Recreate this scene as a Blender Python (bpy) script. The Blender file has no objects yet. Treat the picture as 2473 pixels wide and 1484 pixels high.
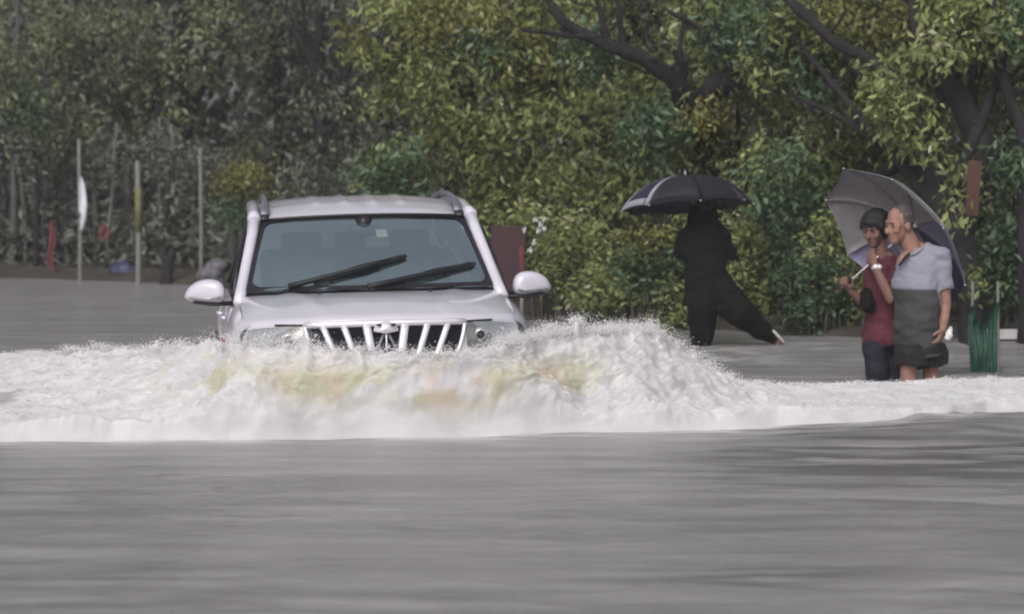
import bpy, math, random
import numpy as np
from mathutils import Vector, Matrix, Euler

rnd = random.Random(7)
rng = np.random.default_rng(11)
scene = bpy.context.scene
COL = scene.collection

# ------------------------------------------------------------------ camera, sky, sun, exposure
FPX, WPX, CXP, CYP = 7800.0, 2473.0, 1236.5, 742.0
CAM_H = 1.83                                     # metres above the flood water (z = 0)
PITCH = math.atan(406.0 / FPX)
cam_data = bpy.data.cameras.new('camera')
cam = bpy.data.objects.new('camera', cam_data)
COL.objects.link(cam)
cam.location = (0, 0, CAM_H)
cam.rotation_euler = (math.radians(90) - PITCH, 0, 0)
cam_data.sensor_width = 36.0
cam_data.lens = 36.0 * FPX / WPX
cam_data.clip_end = 1500.0
cam_data.dof.use_dof = True
cam_data.dof.focus_distance = 21.3
cam_data.dof.aperture_fstop = 2.7
scene.camera = cam

SUN_EL, SUN_AZ = math.radians(40), math.radians(196)      # azimuth clockwise from +Y: behind the camera
world = bpy.data.worlds.new('World')
scene.world = world
world.use_nodes = True
wn = world.node_tree.nodes
wl = world.node_tree.links
sky = wn.new('ShaderNodeTexSky')
sky.sky_type = 'NISHITA'
sky.sun_disc = False
sky.sun_elevation = SUN_EL
sky.sun_rotation = SUN_AZ
sky.air_density = 1.0
sky.dust_density = 6.0
sky.ozone_density = 1.0
hs = wn.new('ShaderNodeHueSaturation')
hs.inputs['Saturation'].default_value = 0.22             # cloud cover greys the blue
wl.new(sky.outputs['Color'], hs.inputs['Color'])
wl.new(hs.outputs['Color'], wn['Background'].inputs['Color'])
wn['Background'].inputs['Strength'].default_value = 0.115

sun_data = bpy.data.lights.new('sun', 'SUN')
sun_data.energy = 1.25
sun_data.angle = math.radians(35)
sun_data.color = (1.0, 0.97, 0.95)
sun = bpy.data.objects.new('sun', sun_data)
COL.objects.link(sun)
sd = Vector((math.sin(SUN_AZ) * math.cos(SUN_EL), math.cos(SUN_AZ) * math.cos(SUN_EL), math.sin(SUN_EL)))
sun.rotation_euler = sd.to_track_quat('Z', 'Y').to_euler()
sun.location = (0, -20, 30)

scene.view_settings.view_transform = 'Standard'
scene.view_settings.look = 'None'
scene.view_settings.gamma = 1.0
scene.view_settings.use_curve_mapping = False
scene.view_settings.exposure = 0.10
scene.render.engine = 'CYCLES'
scene.cycles.use_denoising = True
scene.cycles.max_bounces = 6
scene.cycles.transparent_max_bounces = 10
scene.cycles.volume_bounces = 0
scene.cycles.filter_width = 2.1                          # the photograph is a soft video frame
scene.cycles.caustics_reflective = False
scene.cycles.caustics_refractive = False

# ------------------------------------------------------------------ picture geometry helpers
_fwd = np.array([0, math.cos(PITCH), -math.sin(PITCH)])
_up = np.array([0, math.sin(PITCH), math.cos(PITCH)])
_rt = np.array([1.0, 0, 0])
_cam = np.array([0, 0, CAM_H])

def at(px, py, Y):
    """world point seen at photo position (2473-wide pixels) at world depth Y"""
    d = _fwd + _rt * ((px - CXP) / FPX) - _up * ((py - CYP) / FPX)
    return _cam + d * (Y / d[1])

# ------------------------------------------------------------------ noise
_perm = np.random.default_rng(3).permutation(256)
_perm = np.concatenate([_perm, _perm, _perm])
_grad = np.array([[1,1,0],[-1,1,0],[1,-1,0],[-1,-1,0],[1,0,1],[-1,0,1],[1,0,-1],[-1,0,-1],[0,1,1],[0,-1,1],[0,1,-1],[0,-1,-1]], float)
def perlin(p):
    p = np.asarray(p, float)
    i = np.floor(p).astype(int); f = p - i
    i &= 255
    u = f * f * f * (f * (f * 6 - 15) + 10)
    def g(dx, dy, dz):
        h = _perm[_perm[_perm[i[:, 0] + dx] + i[:, 1] + dy] + i[:, 2] + dz] % 12
        v = _grad[h]
        return v[:, 0] * (f[:, 0] - dx) + v[:, 1] * (f[:, 1] - dy) + v[:, 2] * (f[:, 2] - dz)
    def mix(a, b, t): return a + (b - a) * t
    x00 = mix(g(0,0,0), g(1,0,0), u[:, 0]); x10 = mix(g(0,1,0), g(1,1,0), u[:, 0])
    x01 = mix(g(0,0,1), g(1,0,1), u[:, 0]); x11 = mix(g(0,1,1), g(1,1,1), u[:, 0])
    return mix(mix(x00, x10, u[:, 1]), mix(x01, x11, u[:, 1]), u[:, 2])
def fbm(p, o=4, gain=0.5, lac=2.07):
    p = np.asarray(p, float); a = 1.0; s = 0
    for k in range(o):
        s = s + a * perlin(p + 17.3 * k); a *= gain; p = p * lac
    return s
def billow(p, o=4, gain=0.55, lac=2.1):
    p = np.asarray(p, float); a = 1.0; s = 0
    for k in range(o):
        s = s + a * (np.abs(perlin(p + 9.1 * k)) * 2); a *= gain; p = p * lac
    return s
def sstep(a, b, x):
    t = np.clip((x - a) / (b - a), 0, 1)
    return t * t * (3 - 2 * t)

# ------------------------------------------------------------------ mesh helpers
def mk(name, V, F, mat=None, parent=None, smooth=True, attrs=None, loc=None):
    me = bpy.data.meshes.new(name)
    V = np.asarray(V, np.float32)
    if isinstance(F, np.ndarray):
        n, k = F.shape
        me.vertices.add(len(V)); me.vertices.foreach_set('co', V.ravel())
        me.loops.add(n * k); me.loops.foreach_set('vertex_index', F.astype(np.int32).ravel())
        me.polygons.add(n)
        me.polygons.foreach_set('loop_start', np.arange(0, n * k, k, dtype=np.int32))
        me.polygons.foreach_set('loop_total', np.full(n, k, np.int32))
    else:
        me.from_pydata([tuple(map(float, v)) for v in V], [], F)
    me.update(calc_edges=True)
    if not isinstance(F, np.ndarray): me.validate()
    if smooth:
        me.polygons.foreach_set('use_smooth', np.ones(len(me.polygons), bool))
    for an, av in (attrs or {}).items():
        a = me.attributes.new(an, 'FLOAT', 'POINT')
        a.data.foreach_set('value', np.asarray(av, np.float32))
    if mat is not None:
        for m in (mat if isinstance(mat, (list, tuple)) else [mat]): me.materials.append(m)
    o = bpy.data.objects.new(name, me)
    COL.objects.link(o)
    if parent is not None: o.parent = parent
    if loc is not None: o.location = loc
    return o

def tag(o, label=None, cat=None, group=None, kind=None):
    if label: o['label'] = label
    if cat: o['category'] = cat
    if group: o['group'] = group
    if kind: o['kind'] = kind
    return o

def empty(name, loc, label, cat, group=None, rot=(0, 0, 0)):
    o = bpy.data.objects.new(name, None)
    o.empty_display_size = 0.2
    COL.objects.link(o)
    o.location = loc; o.rotation_euler = rot
    return tag(o, label, cat, group)

class MB:
    """collects pieces that become ONE mesh"""
    def __init__(s): s.V = []; s.F = []; s.n = 0
    def add(s, V, F):
        V = np.asarray(V, float)
        s.V.append(V); s.F += [tuple(int(i) + s.n for i in f) for f in F]; s.n += len(V)
        return s
    def box(s, c, h, rot=None):
        c = np.array(c, float); h = np.array(h, float)
        S = np.array([[-1,-1,-1],[1,-1,-1],[1,1,-1],[-1,1,-1],[-1,-1,1],[1,-1,1],[1,1,1],[-1,1,1]], float) * h
        if rot is not None: S = S @ np.array(Euler(rot).to_matrix()).T
        return s.add(S + c, [(0,3,2,1),(4,5,6,7),(0,1,5,4),(1,2,6,5),(2,3,7,6),(3,0,4,7)])
    def tube(s, pts, rad, n=8, side=None, caps=True, round_end=False):
        """tapered tube; rad entries are r or (ra, rb); ra along `side`"""
        P = np.array(pts, float); m = len(P)
        R = [(r, r) if np.isscalar(r) else r for r in rad]
        if round_end:
            t0 = P[0] - P[1]; t0 /= np.linalg.norm(t0) + 1e-9
            t1 = P[-1] - P[-2]; t1 /= np.linalg.norm(t1) + 1e-9
            r0, r1 = max(R[0]), max(R[-1]); m0, m1 = min(R[0]), min(R[-1])
            P = np.vstack([P[0] + t0 * m0 * .95, P[0] + t0 * m0 * .6, P, P[-1] + t1 * m1 * .6, P[-1] + t1 * m1 * .95])
            a, b = R[0], R[-1]
            R = [(a[0]*.3, a[1]*.3), (a[0]*.8, a[1]*.8)] + R + [(b[0]*.8, b[1]*.8), (b[0]*.3, b[1]*.3)]
            m = len(P)
        T = np.gradient(P, axis=0); T /= np.linalg.norm(T, axis=1)[:, None] + 1e-9
        V = []
        ref = np.array(side, float) if side is not None else (np.array([1., 0, 0]) if abs(T[0][0]) < .8 else np.array([0, 1., 0]))
        for k in range(m):
            u = ref - T[k] * (ref @ T[k]); u /= np.linalg.norm(u) + 1e-9
            w = np.cross(T[k], u)
            if side is None: ref = u
            for j in range(n):
                a = 2 * math.pi * j / n
                V.append(P[k] + u * R[k][0] * math.cos(a) + w * R[k][1] * math.sin(a))
        F = []
        for k in range(m - 1):
            for j in range(n):
                a, b = k * n + j, k * n + (j + 1) % n
                F.append((a, b, b + n, a + n))
        if caps:
            F.append(tuple(range(n - 1, -1, -1))); F.append(tuple(range((m - 1) * n, m * n)))
        return s.add(V, F)
    def ell(s, c, r, rot=None, nu=14, nv=9):
        """ellipsoid; rot = 3x3 with columns the axes"""
        V = [(0, 0, 1)]
        for i in range(1, nv):
            th = math.pi * i / nv
            for j in range(nu):
                ph = 2 * math.pi * j / nu
                V.append((math.sin(th) * math.cos(ph), math.sin(th) * math.sin(ph), math.cos(th)))
        V.append((0, 0, -1))
        V = np.array(V) * np.array(r, float)
        if rot is not None: V = V @ np.asarray(rot).T
        F = [(0, 1 + j, 1 + (j + 1) % nu) for j in range(nu)]
        for i in range(nv - 2):
            for j in range(nu):
                a = 1 + i * nu + j; b = 1 + i * nu + (j + 1) % nu
                F.append((a, a + nu, b + nu, b))
        e = len(V) - 1; st = 1 + (nv - 2) * nu
        F += [(e, st + (j + 1) % nu, st + j) for j in range(nu)]
        return s.add(V + np.array(c, float), F)
    def grid(s, G, flip=False, thick=0.0, dirn=None):
        """G: (a, b, 3) grid of points -> sheet (optionally thickened along dirn)"""
        G = np.asarray(G, float); a, b = G.shape[:2]
        idx = np.arange(a * b).reshape(a, b)
        F = []
        for i in range(a - 1):
            for j in range(b - 1):
                q = (idx[i, j], idx[i + 1, j], idx[i + 1, j + 1], idx[i, j + 1])
                F.append(q[::-1] if flip else q)
        V = G.reshape(-1, 3)
        if thick:
            n = a * b
            V2 = V + np.array(dirn, float) * thick
            F2 = [tuple(x + n for x in f[::-1]) for f in F]
            rim = [idx[0, j] for j in range(b)] + [idx[i, b - 1] for i in range(1, a)] + [idx[a - 1, j] for j in range(b - 2, -1, -1)] + [idx[i, 0] for i in range(a - 2, 0, -1)]
            F3 = []
            for k in range(len(rim)):
                p, q = rim[k], rim[(k + 1) % len(rim)]
                F3.append((p, q, q + n, p + n) if flip else (q, p, p + n, q + n))
            return s.add(np.vstack([V, V2]), F + F2 + F3)
        return s.add(V, F)
    def build(s, name, mat=None, parent=None, smooth=True, loc=None, attrs=None):
        V = np.vstack(s.V)
        return mk(name, V, s.F, mat, parent, smooth, attrs, loc)

def bevel(o, w=0.01, seg=2, angle=35):
    m = o.modifiers.new('bevel', 'BEVEL'); m.width = w; m.segments = seg; m.limit_method = 'ANGLE'; m.angle_limit = math.radians(angle)
    return o
def subsurf(o, lv=2):
    m = o.modifiers.new('sub', 'SUBSURF'); m.levels = lv; m.render_levels = lv
    return o

def remesh(mb, voxel, smooth_it=3, wrinkle=0.0, wscale=(9, 9, 5)):
    """fuse the collected closed pieces to one continuous surface; returns V (n,3) and quads"""
    me = bpy.data.meshes.new('tmp'); V = np.vstack(mb.V)
    me.from_pydata([tuple(v) for v in V], [], mb.F); me.update()
    o = bpy.data.objects.new('tmp', me); COL.objects.link(o)
    m = o.modifiers.new('r', 'REMESH'); m.mode = 'VOXEL'; m.voxel_size = voxel; m.adaptivity = 0
    s = o.modifiers.new('s', 'SMOOTH'); s.factor = 0.5; s.iterations = smooth_it
    dg = bpy.context.evaluated_depsgraph_get(); dg.update()
    me2 = bpy.data.meshes.new_from_object(o.evaluated_get(dg))
    bpy.data.objects.remove(o); bpy.data.meshes.remove(me)
    n = len(me2.vertices); co = np.empty(n * 3, np.float32); me2.vertices.foreach_get('co', co)
    co = co.reshape(-1, 3)
    if wrinkle:
        nr = np.empty(n * 3, np.float32); me2.vertices.foreach_get('normal', nr); nr = nr.reshape(-1, 3)
        co = co + nr * (wrinkle * fbm(co * np.array(wscale), 3))[:, None]
        me2.vertices.foreach_set('co', co.astype(np.float32).ravel())
    me2.polygons.foreach_set('use_smooth', np.ones(len(me2.polygons), bool))
    me2.update()
    return me2, co

def link_mesh(name, me, mat, parent, attrs=None):
    me.name = name
    me.materials.clear()
    me.materials.append(mat)
    for an, av in (attrs or {}).items():
        a = me.attributes.new(an, 'FLOAT', 'POINT'); a.data.foreach_set('value', np.asarray(av, np.float32))
    o = bpy.data.objects.new(name, me); COL.objects.link(o)
    if parent is not None: o.parent = parent
    return o

# ------------------------------------------------------------------ materials
def base_mat(name):
    m = bpy.data.materials.new(name); m.use_nodes = True
    nt = m.node_tree
    return m, nt, nt.nodes['Principled BSDF']

def mat(name, col, rough=0.5, metal=0.0, var=0.15, scale=8.0, coat=0.0, bump=0.0, bscale=60.0, spec=0.5, stretch=(1, 1, 1)):
    """plain procedural surface: base colour broken up by noise"""
    m, nt, b = base_mat(name)
    tc = nt.nodes.new('ShaderNodeTexCoord'); mp = nt.nodes.new('ShaderNodeMapping')
    mp.inputs['Scale'].default_value = stretch
    nt.links.new(tc.outputs['Object'], mp.inputs['Vector'])
    n = nt.nodes.new('ShaderNodeTexNoise'); n.inputs['Scale'].default_value = scale; n.inputs['Detail'].default_value = 5
    nt.links.new(mp.outputs['Vector'], n.inputs['Vector'])
    r = nt.nodes.new('ShaderNodeValToRGB')
    c = np.array(col)
    r.color_ramp.elements[0].position = 0.3; r.color_ramp.elements[1].position = 0.7
    r.color_ramp.elements[0].color = (*np.clip(c * (1 - var), 0, 1), 1)
    r.color_ramp.elements[1].color = (*np.clip(c * (1 + var), 0, 1), 1)
    nt.links.new(n.outputs['Fac'], r.inputs['Fac'])
    nt.links.new(r.outputs['Color'], b.inputs['Base Color'])
    b.inputs['Roughness'].default_value = rough; b.inputs['Metallic'].default_value = metal
    b.inputs['Coat Weight'].default_value = coat; b.inputs['Coat Roughness'].default_value = 0.06
    b.inputs['Specular IOR Level'].default_value = spec
    if bump:
        n2 = nt.nodes.new('ShaderNodeTexNoise'); n2.inputs['Scale'].default_value = bscale; n2.inputs['Detail'].default_value = 4
        nt.links.new(mp.outputs['Vector'], n2.inputs['Vector'])
        bp = nt.nodes.new('ShaderNodeBump'); bp.inputs['Strength'].default_value = bump; bp.inputs['Distance'].default_value = 0.02
        nt.links.new(n2.outputs['Fac'], bp.inputs['Height']); nt.links.new(bp.outputs['Normal'], b.inputs['Normal'])
    return m

def leaf_mat(name, ramp, transl=0.38, rough=0.45):
    """leaf colour from the per-leaf 'tint' value"""
    m, nt, b = base_mat(name)
    a = nt.nodes.new('ShaderNodeAttribute'); a.attribute_name = 'tint'
    r = nt.nodes.new('ShaderNodeValToRGB')
    els = r.color_ramp.elements
    els[0].position, els[0].color = ramp[0][0], (*ramp[0][1], 1)
    els[1].position, els[1].color = ramp[-1][0], (*ramp[-1][1], 1)
    for p, c in ramp[1:-1]:
        e = els.new(p); e.color = (*c, 1)
    nt.links.new(a.outputs['Fac'], r.inputs['Fac']); nt.links.new(r.outputs['Color'], b.inputs['Base Color'])
    b.inputs['Roughness'].default_value = rough
    b.inputs['Specular IOR Level'].default_value = 0.5
    t = nt.nodes.new('ShaderNodeBsdfTranslucent'); nt.links.new(r.outputs['Color'], t.inputs['Color'])
    mx = nt.nodes.new('ShaderNodeMixShader'); mx.inputs['Fac'].default_value = transl
    nt.links.new(b.outputs['BSDF'], mx.inputs[1]); nt.links.new(t.outputs['BSDF'], mx.inputs[2])
    nt.links.new(mx.outputs['Shader'], nt.nodes['Material Output'].inputs['Surface'])
    return m

M = {}
M['paint'] = mat('white_car_paint', (0.575, 0.555, 0.635), 0.3, var=0.05, scale=3, coat=0.8, spec=0.4)
M['chrome'] = mat('bright_trim', (0.72, 0.70, 0.76), 0.25, metal=0.35, var=0.05, coat=0.4)
M['black_plastic'] = mat('black_plastic', (0.012, 0.010, 0.014), 0.45, var=0.2)
M['rubber'] = mat('black_rubber', (0.008, 0.007, 0.012), 0.6, var=0.2)
M['grille_dark'] = mat('grille_mesh_dark', (0.005, 0.004, 0.010), 0.5, var=0.5, scale=40, bump=0.6, bscale=150, spec=.15)
M['seat'] = mat('seat_fabric', (0.16, 0.18, 0.19), 0.8, var=0.2)
M['headliner'] = mat('headliner', (0.42, 0.45, 0.46), 0.9, var=0.1)
M['dash'] = mat('dashboard_plastic', (0.02, 0.03, 0.035), 0.6, var=0.2)
M['rail'] = mat('grey_roof_rail', (0.16, 0.15, 0.19), 0.4, metal=0.3)
M['lamp_housing'] = mat('lamp_reflector', (0.36, 0.36, 0.34), 0.28, metal=0.55, var=0.35, scale=14)
M['red_lens'] = mat('red_reflector', (0.35, 0.02, 0.03), 0.25)
M['amber'] = mat('amber_lens', (0.45, 0.18, 0.03), 0.25)
M['tyre'] = mat('tyre_rubber', (0.02, 0.02, 0.02), 0.8, bump=0.3)
M['rim'] = mat('alloy_rim', (0.35, 0.35, 0.36), 0.35, metal=0.8)
M['paper'] = mat('pale_sticker', (0.5, 0.55, 0.4), 0.8)

def glass_mat(name, tint, gloss_col=(1, 1, 1), rough=0.03, refl=1.0):
    m = bpy.data.materials.new(name); m.use_nodes = True
    nt = m.node_tree; nt.nodes.clear()
    out = nt.nodes.new('ShaderNodeOutputMaterial')
    tr = nt.nodes.new('ShaderNodeBsdfTransparent'); tr.inputs['Color'].default_value = (*tint, 1)
    gl = nt.nodes.new('ShaderNodeBsdfGlossy'); gl.inputs['Color'].default_value = (*gloss_col, 1)
    n = nt.nodes.new('ShaderNodeTexNoise'); n.inputs['Scale'].default_value = 5; n.inputs['Detail'].default_value = 4
    tc = nt.nodes.new('ShaderNodeTexCoord'); nt.links.new(tc.outputs['Object'], n.inputs['Vector'])
    mr = nt.nodes.new('ShaderNodeMapRange'); mr.inputs['To Min'].default_value = rough; mr.inputs['To Max'].default_value = rough * 4
    nt.links.new(n.outputs['Fac'], mr.inputs['Value']); nt.links.new(mr.outputs['Result'], gl.inputs['Roughness'])
    fr = nt.nodes.new('ShaderNodeFresnel'); fr.inputs['IOR'].default_value = 1.52
    mu = nt.nodes.new('ShaderNodeMath'); mu.operation = 'MULTIPLY'; mu.use_clamp = True; mu.inputs[1].default_value = refl
    nt.links.new(fr.outputs['Fac'], mu.inputs[0])
    mx = nt.nodes.new('ShaderNodeMixShader')
    nt.links.new(mu.outputs['Value'], mx.inputs['Fac'])
    nt.links.new(tr.outputs['BSDF'], mx.inputs[1]); nt.links.new(gl.outputs['BSDF'], mx.inputs[2])
    nt.links.new(mx.outputs['Shader'], out.inputs['Surface'])
    return m
M['windscreen'] = glass_mat('windscreen_glass', (0.84, 0.93, 0.95), (0.74, 0.91, 0.98), 0.04, 0.72)
M['side_glass'] = glass_mat('tinted_side_glass', (0.10, 0.12, 0.13), (0.8, 0.9, 1.0), 0.03, 1.0)
m, nt, b = base_mat('bright_rear_glass')  # bright view behind the car painted into the pane as pale translucent colour
b.inputs['Base Color'].default_value = (0.5, 0.55, 0.55, 1); b.inputs['Roughness'].default_value = 0.2
tl_ = nt.nodes.new('ShaderNodeBsdfTranslucent'); nz_ = nt.nodes.new('ShaderNodeTexNoise'); nz_.inputs['Scale'].default_value = 3
rz_c = nt.nodes.new('ShaderNodeValToRGB'); rz_c.color_ramp.elements[0].color = (.35, .40, .40, 1); rz_c.color_ramp.elements[1].color = (.75, .80, .78, 1)
nt.links.new(nz_.outputs['Fac'], rz_c.inputs['Fac']); nt.links.new(rz_c.outputs['Color'], tl_.inputs['Color'])
mx_ = nt.nodes.new('ShaderNodeMixShader'); mx_.inputs['Fac'].default_value = .85
nt.links.new(b.outputs['BSDF'], mx_.inputs[1]); nt.links.new(tl_.outputs['BSDF'], mx_.inputs[2]); nt.links.new(mx_.outputs['Shader'], nt.nodes['Material Output'].inputs['Surface'])
M['bright_pane'] = m
M['lamp_lens'] = glass_mat('clear_lamp_lens', (0.8, 0.8, 0.8), (1, 1, 1), 0.05, 1.3)

# foam: white aerated water with muddy, see-through stretches
def foam_mat():
    m, nt, b = base_mat('aerated_foam')
    a = nt.nodes.new('ShaderNodeAttribute'); a.attribute_name = 'mud'
    c = nt.nodes.new('ShaderNodeAttribute'); c.attribute_name = 'thin'
    tc = nt.nodes.new('ShaderNodeTexCoord')
    n = nt.nodes.new('ShaderNodeTexNoise'); n.inputs['Scale'].default_value = 4; n.inputs['Detail'].default_value = 8
    nt.links.new(tc.outputs['Object'], n.inputs['Vector'])
    r = nt.nodes.new('ShaderNodeValToRGB')
    r.color_ramp.elements[0].position = 0.3; r.color_ramp.elements[0].color = (0.46, 0.45, 0.465, 1)
    r.color_ramp.elements[1].position = 0.7; r.color_ramp.elements[1].color = (0.60, 0.59, 0.61, 1)
    nt.links.new(n.outputs['Fac'], r.inputs['Fac'])
    n3 = nt.nodes.new('ShaderNodeTexNoise'); n3.inputs['Scale'].default_value = 3.0; n3.inputs['Detail'].default_value = 3
    nt.links.new(tc.outputs['Object'], n3.inputs['Vector'])
    r3 = nt.nodes.new('ShaderNodeValToRGB')
    r3.color_ramp.elements[0].position = 0.5; r3.color_ramp.elements[0].color = (0.43, 0.42, 0.32, 1)
    r3.color_ramp.elements[1].position = 0.66; r3.color_ramp.elements[1].color = (0.48, 0.40, 0.33, 1)
    nt.links.new(n3.outputs['Fac'], r3.inputs['Fac'])
    mx = nt.nodes.new('ShaderNodeMix'); mx.data_type = 'RGBA'
    nt.links.new(a.outputs['Fac'], mx.inputs['Factor'])
    nt.links.new(r.outputs['Color'], mx.inputs['A']); nt.links.new(r3.outputs['Color'], mx.inputs['B'])
    mx2 = nt.nodes.new('ShaderNodeMix'); mx2.data_type = 'RGBA'
    nt.links.new(c.outputs['Fac'], mx2.inputs['Factor'])
    nt.links.new(mx.outputs['Result'], mx2.inputs['A']); mx2.inputs['B'].default_value = (0.27, 0.26, 0.265, 1)
    nt.links.new(mx2.outputs['Result'], b.inputs['Base Color'])
    b.inputs['Roughness'].default_value = 0.7
    b.inputs['Specular IOR Level'].default_value = 0.15
    b.inputs['Subsurface Weight'].default_value = 0.8
    b.inputs['Subsurface Radius'].default_value = (1, 1, 1)
    b.inputs['Subsurface Scale'].default_value = 0.05
    n2 = nt.nodes.new('ShaderNodeTexNoise'); n2.inputs['Scale'].default_value = 28; n2.inputs['Detail'].default_value = 6
    nt.links.new(tc.outputs['Object'], n2.inputs['Vector'])
    bp = nt.nodes.new('ShaderNodeBump'); bp.inputs['Strength'].default_value = 0.10; bp.inputs['Distance'].default_value = 0.02
    nt.links.new(n2.outputs['Fac'], bp.inputs['Height']); nt.links.new(bp.outputs['Normal'], b.inputs['Normal'])
    return m
M['foam'] = foam_mat()
M['froth'] = foam_mat()
M['froth'].name = 'froth_beads'
M['froth'].node_tree.nodes['Principled BSDF'].inputs['Subsurface Weight'].default_value = 0.0
for n_ in M['froth'].node_tree.nodes:
    if n_.bl_idname == 'ShaderNodeValToRGB' and n_.color_ramp.elements[0].color[0] > n_.color_ramp.elements[0].color[1] > .44:
        n_.color_ramp.elements[0].color = (.74, .73, .745, 1); n_.color_ramp.elements[1].color = (.86, .85, .865, 1)

def water_mat():
    m, nt, b = base_mat('muddy_flood_water')
    tc = nt.nodes.new('ShaderNodeTexCoord')
    mp = nt.nodes.new('ShaderNodeMapping'); mp.inputs['Scale'].default_value = (0.5, 2.2, 1)
    nt.links.new(tc.outputs['Object'], mp.inputs['Vector'])
    n = nt.nodes.new('ShaderNodeTexNoise'); n.inputs['Scale'].default_value = 1.2; n.inputs['Detail'].default_value = 6
    nt.links.new(mp.outputs['Vector'], n.inputs['Vector'])
    r = nt.nodes.new('ShaderNodeValToRGB')
    r.color_ramp.elements[0].position = 0.3; r.color_ramp.elements[0].color = (0.215, 0.209, 0.215, 1)
    r.color_ramp.elements[1].position = 0.72; r.color_ramp.elements[1].color = (0.30, 0.29, 0.299, 1)
    nt.links.new(n.outputs['Fac'], r.inputs['Fac'])
    fo = nt.nodes.new('ShaderNodeAttribute'); fo.attribute_name = 'froth'
    mx = nt.nodes.new('ShaderNodeMix'); mx.data_type = 'RGBA'
    nt.links.new(fo.outputs['Fac'], mx.inputs['Factor'])
    si = nt.nodes.new('ShaderNodeAttribute'); si.attribute_name = 'wave_shade'
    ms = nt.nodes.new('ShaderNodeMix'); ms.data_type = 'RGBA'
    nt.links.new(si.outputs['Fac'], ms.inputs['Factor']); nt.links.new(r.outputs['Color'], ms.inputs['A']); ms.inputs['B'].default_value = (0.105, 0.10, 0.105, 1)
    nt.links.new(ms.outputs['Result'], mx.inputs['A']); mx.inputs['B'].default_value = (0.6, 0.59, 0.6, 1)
    nt.links.new(mx.outputs['Result'], b.inputs['Base Color'])
    b.inputs['Roughness'].default_value = 0.22
    b.inputs['IOR'].default_value = 1.33
    mp2 = nt.nodes.new('ShaderNodeMapping'); mp2.inputs['Scale'].default_value = (1.0, 5.0, 1)
    nt.links.new(tc.outputs['Object'], mp2.inputs['Vector'])
    n2 = nt.nodes.new('ShaderNodeTexNoise'); n2.inputs['Scale'].default_value = 5.0; n2.inputs['Detail'].default_value = 6
    n2.inputs['Roughness'].default_value = 0.6
    nt.links.new(mp2.outputs['Vector'], n2.inputs['Vector'])
    bp = nt.nodes.new('ShaderNodeBump'); bp.inputs['Strength'].default_value = 0.5; bp.inputs['Distance'].default_value = 0.05
    nt.links.new(n2.outputs['Fac'], bp.inputs['Height']); nt.links.new(bp.outputs['Normal'], b.inputs['Normal'])
    return m
M['water'] = water_mat()
M['ground'] = mat('wet_earth', (0.045, 0.038, 0.032), 0.8, var=0.45, scale=2.5, bump=0.6, bscale=12)
M['asphalt'] = mat('drowned_asphalt', (0.05, 0.05, 0.05), 0.85, var=0.25, scale=6)
M['bark'] = mat('dark_wet_bark', (0.014, 0.012, 0.014), 0.95, var=0.6, scale=9, bump=0.8, bscale=35, stretch=(1, 1, 0.25))
M['bark_grey'] = mat('grey_bark', (0.10, 0.092, 0.092), 0.85, var=0.4, scale=8, bump=0.8, bscale=30, stretch=(1, 1, 0.25))
M['bark_pale'] = mat('pale_grey_bark', (0.12, 0.114, 0.112), 0.85, var=0.35, scale=7, bump=0.6, bscale=30, stretch=(1, 1, .25))
M['stem'] = mat('thin_stem_bark', (0.06, 0.055, 0.048), 0.8, var=0.4)
G_D, G_M, G_L, G_Y = (0.07, 0.085, 0.028), (0.185, 0.22, 0.073), (0.30, 0.34, 0.13), (0.42, 0.45, 0.14)
M['leaf_near'] = leaf_mat('broad_leaf', [(0, G_D), (0.3, G_M), (0.62, G_L), (0.84, (0.29, 0.325, 0.135)), (0.94, G_Y), (1, (0.5, 0.5, 0.34))])
M['leaf_green'] = leaf_mat('green_leaf', [(0, (0.035, 0.05, 0.025)), (0.4, (0.07, 0.12, 0.055)), (0.8, (0.11, 0.18, 0.10)), (1, (0.2, 0.29, 0.19))])
M['leaf_yellow'] = leaf_mat('yellow_leaf', [(0, (0.07, 0.07, 0.02)), (0.4, (0.18, 0.18, 0.05)), (0.8, (0.29, 0.285, 0.085)), (1, (0.43, 0.42, 0.2))])
M['leaf_far'] = leaf_mat('dull_leaf', [(0, (0.10, 0.108, 0.078)), (0.4, (0.20, 0.225, 0.125)), (0.8, (0.30, 0.335, 0.17)), (1, (0.44, 0.47, 0.32))])
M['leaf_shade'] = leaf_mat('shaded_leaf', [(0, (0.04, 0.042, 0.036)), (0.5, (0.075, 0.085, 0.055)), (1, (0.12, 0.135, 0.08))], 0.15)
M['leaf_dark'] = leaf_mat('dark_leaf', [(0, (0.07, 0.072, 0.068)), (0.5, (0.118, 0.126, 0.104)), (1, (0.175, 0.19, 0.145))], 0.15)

# ------------------------------------------------------------------ SETTING: ground, water
def bank_y(X):      # water's edge
    return np.interp(X, [-30, -6.7, -4.1, 0, 1.7, 3.0, 5, 30], [46, 42.2, 40.3, 33.2, 30.6, 29.5, 28.8, 27])

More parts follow.
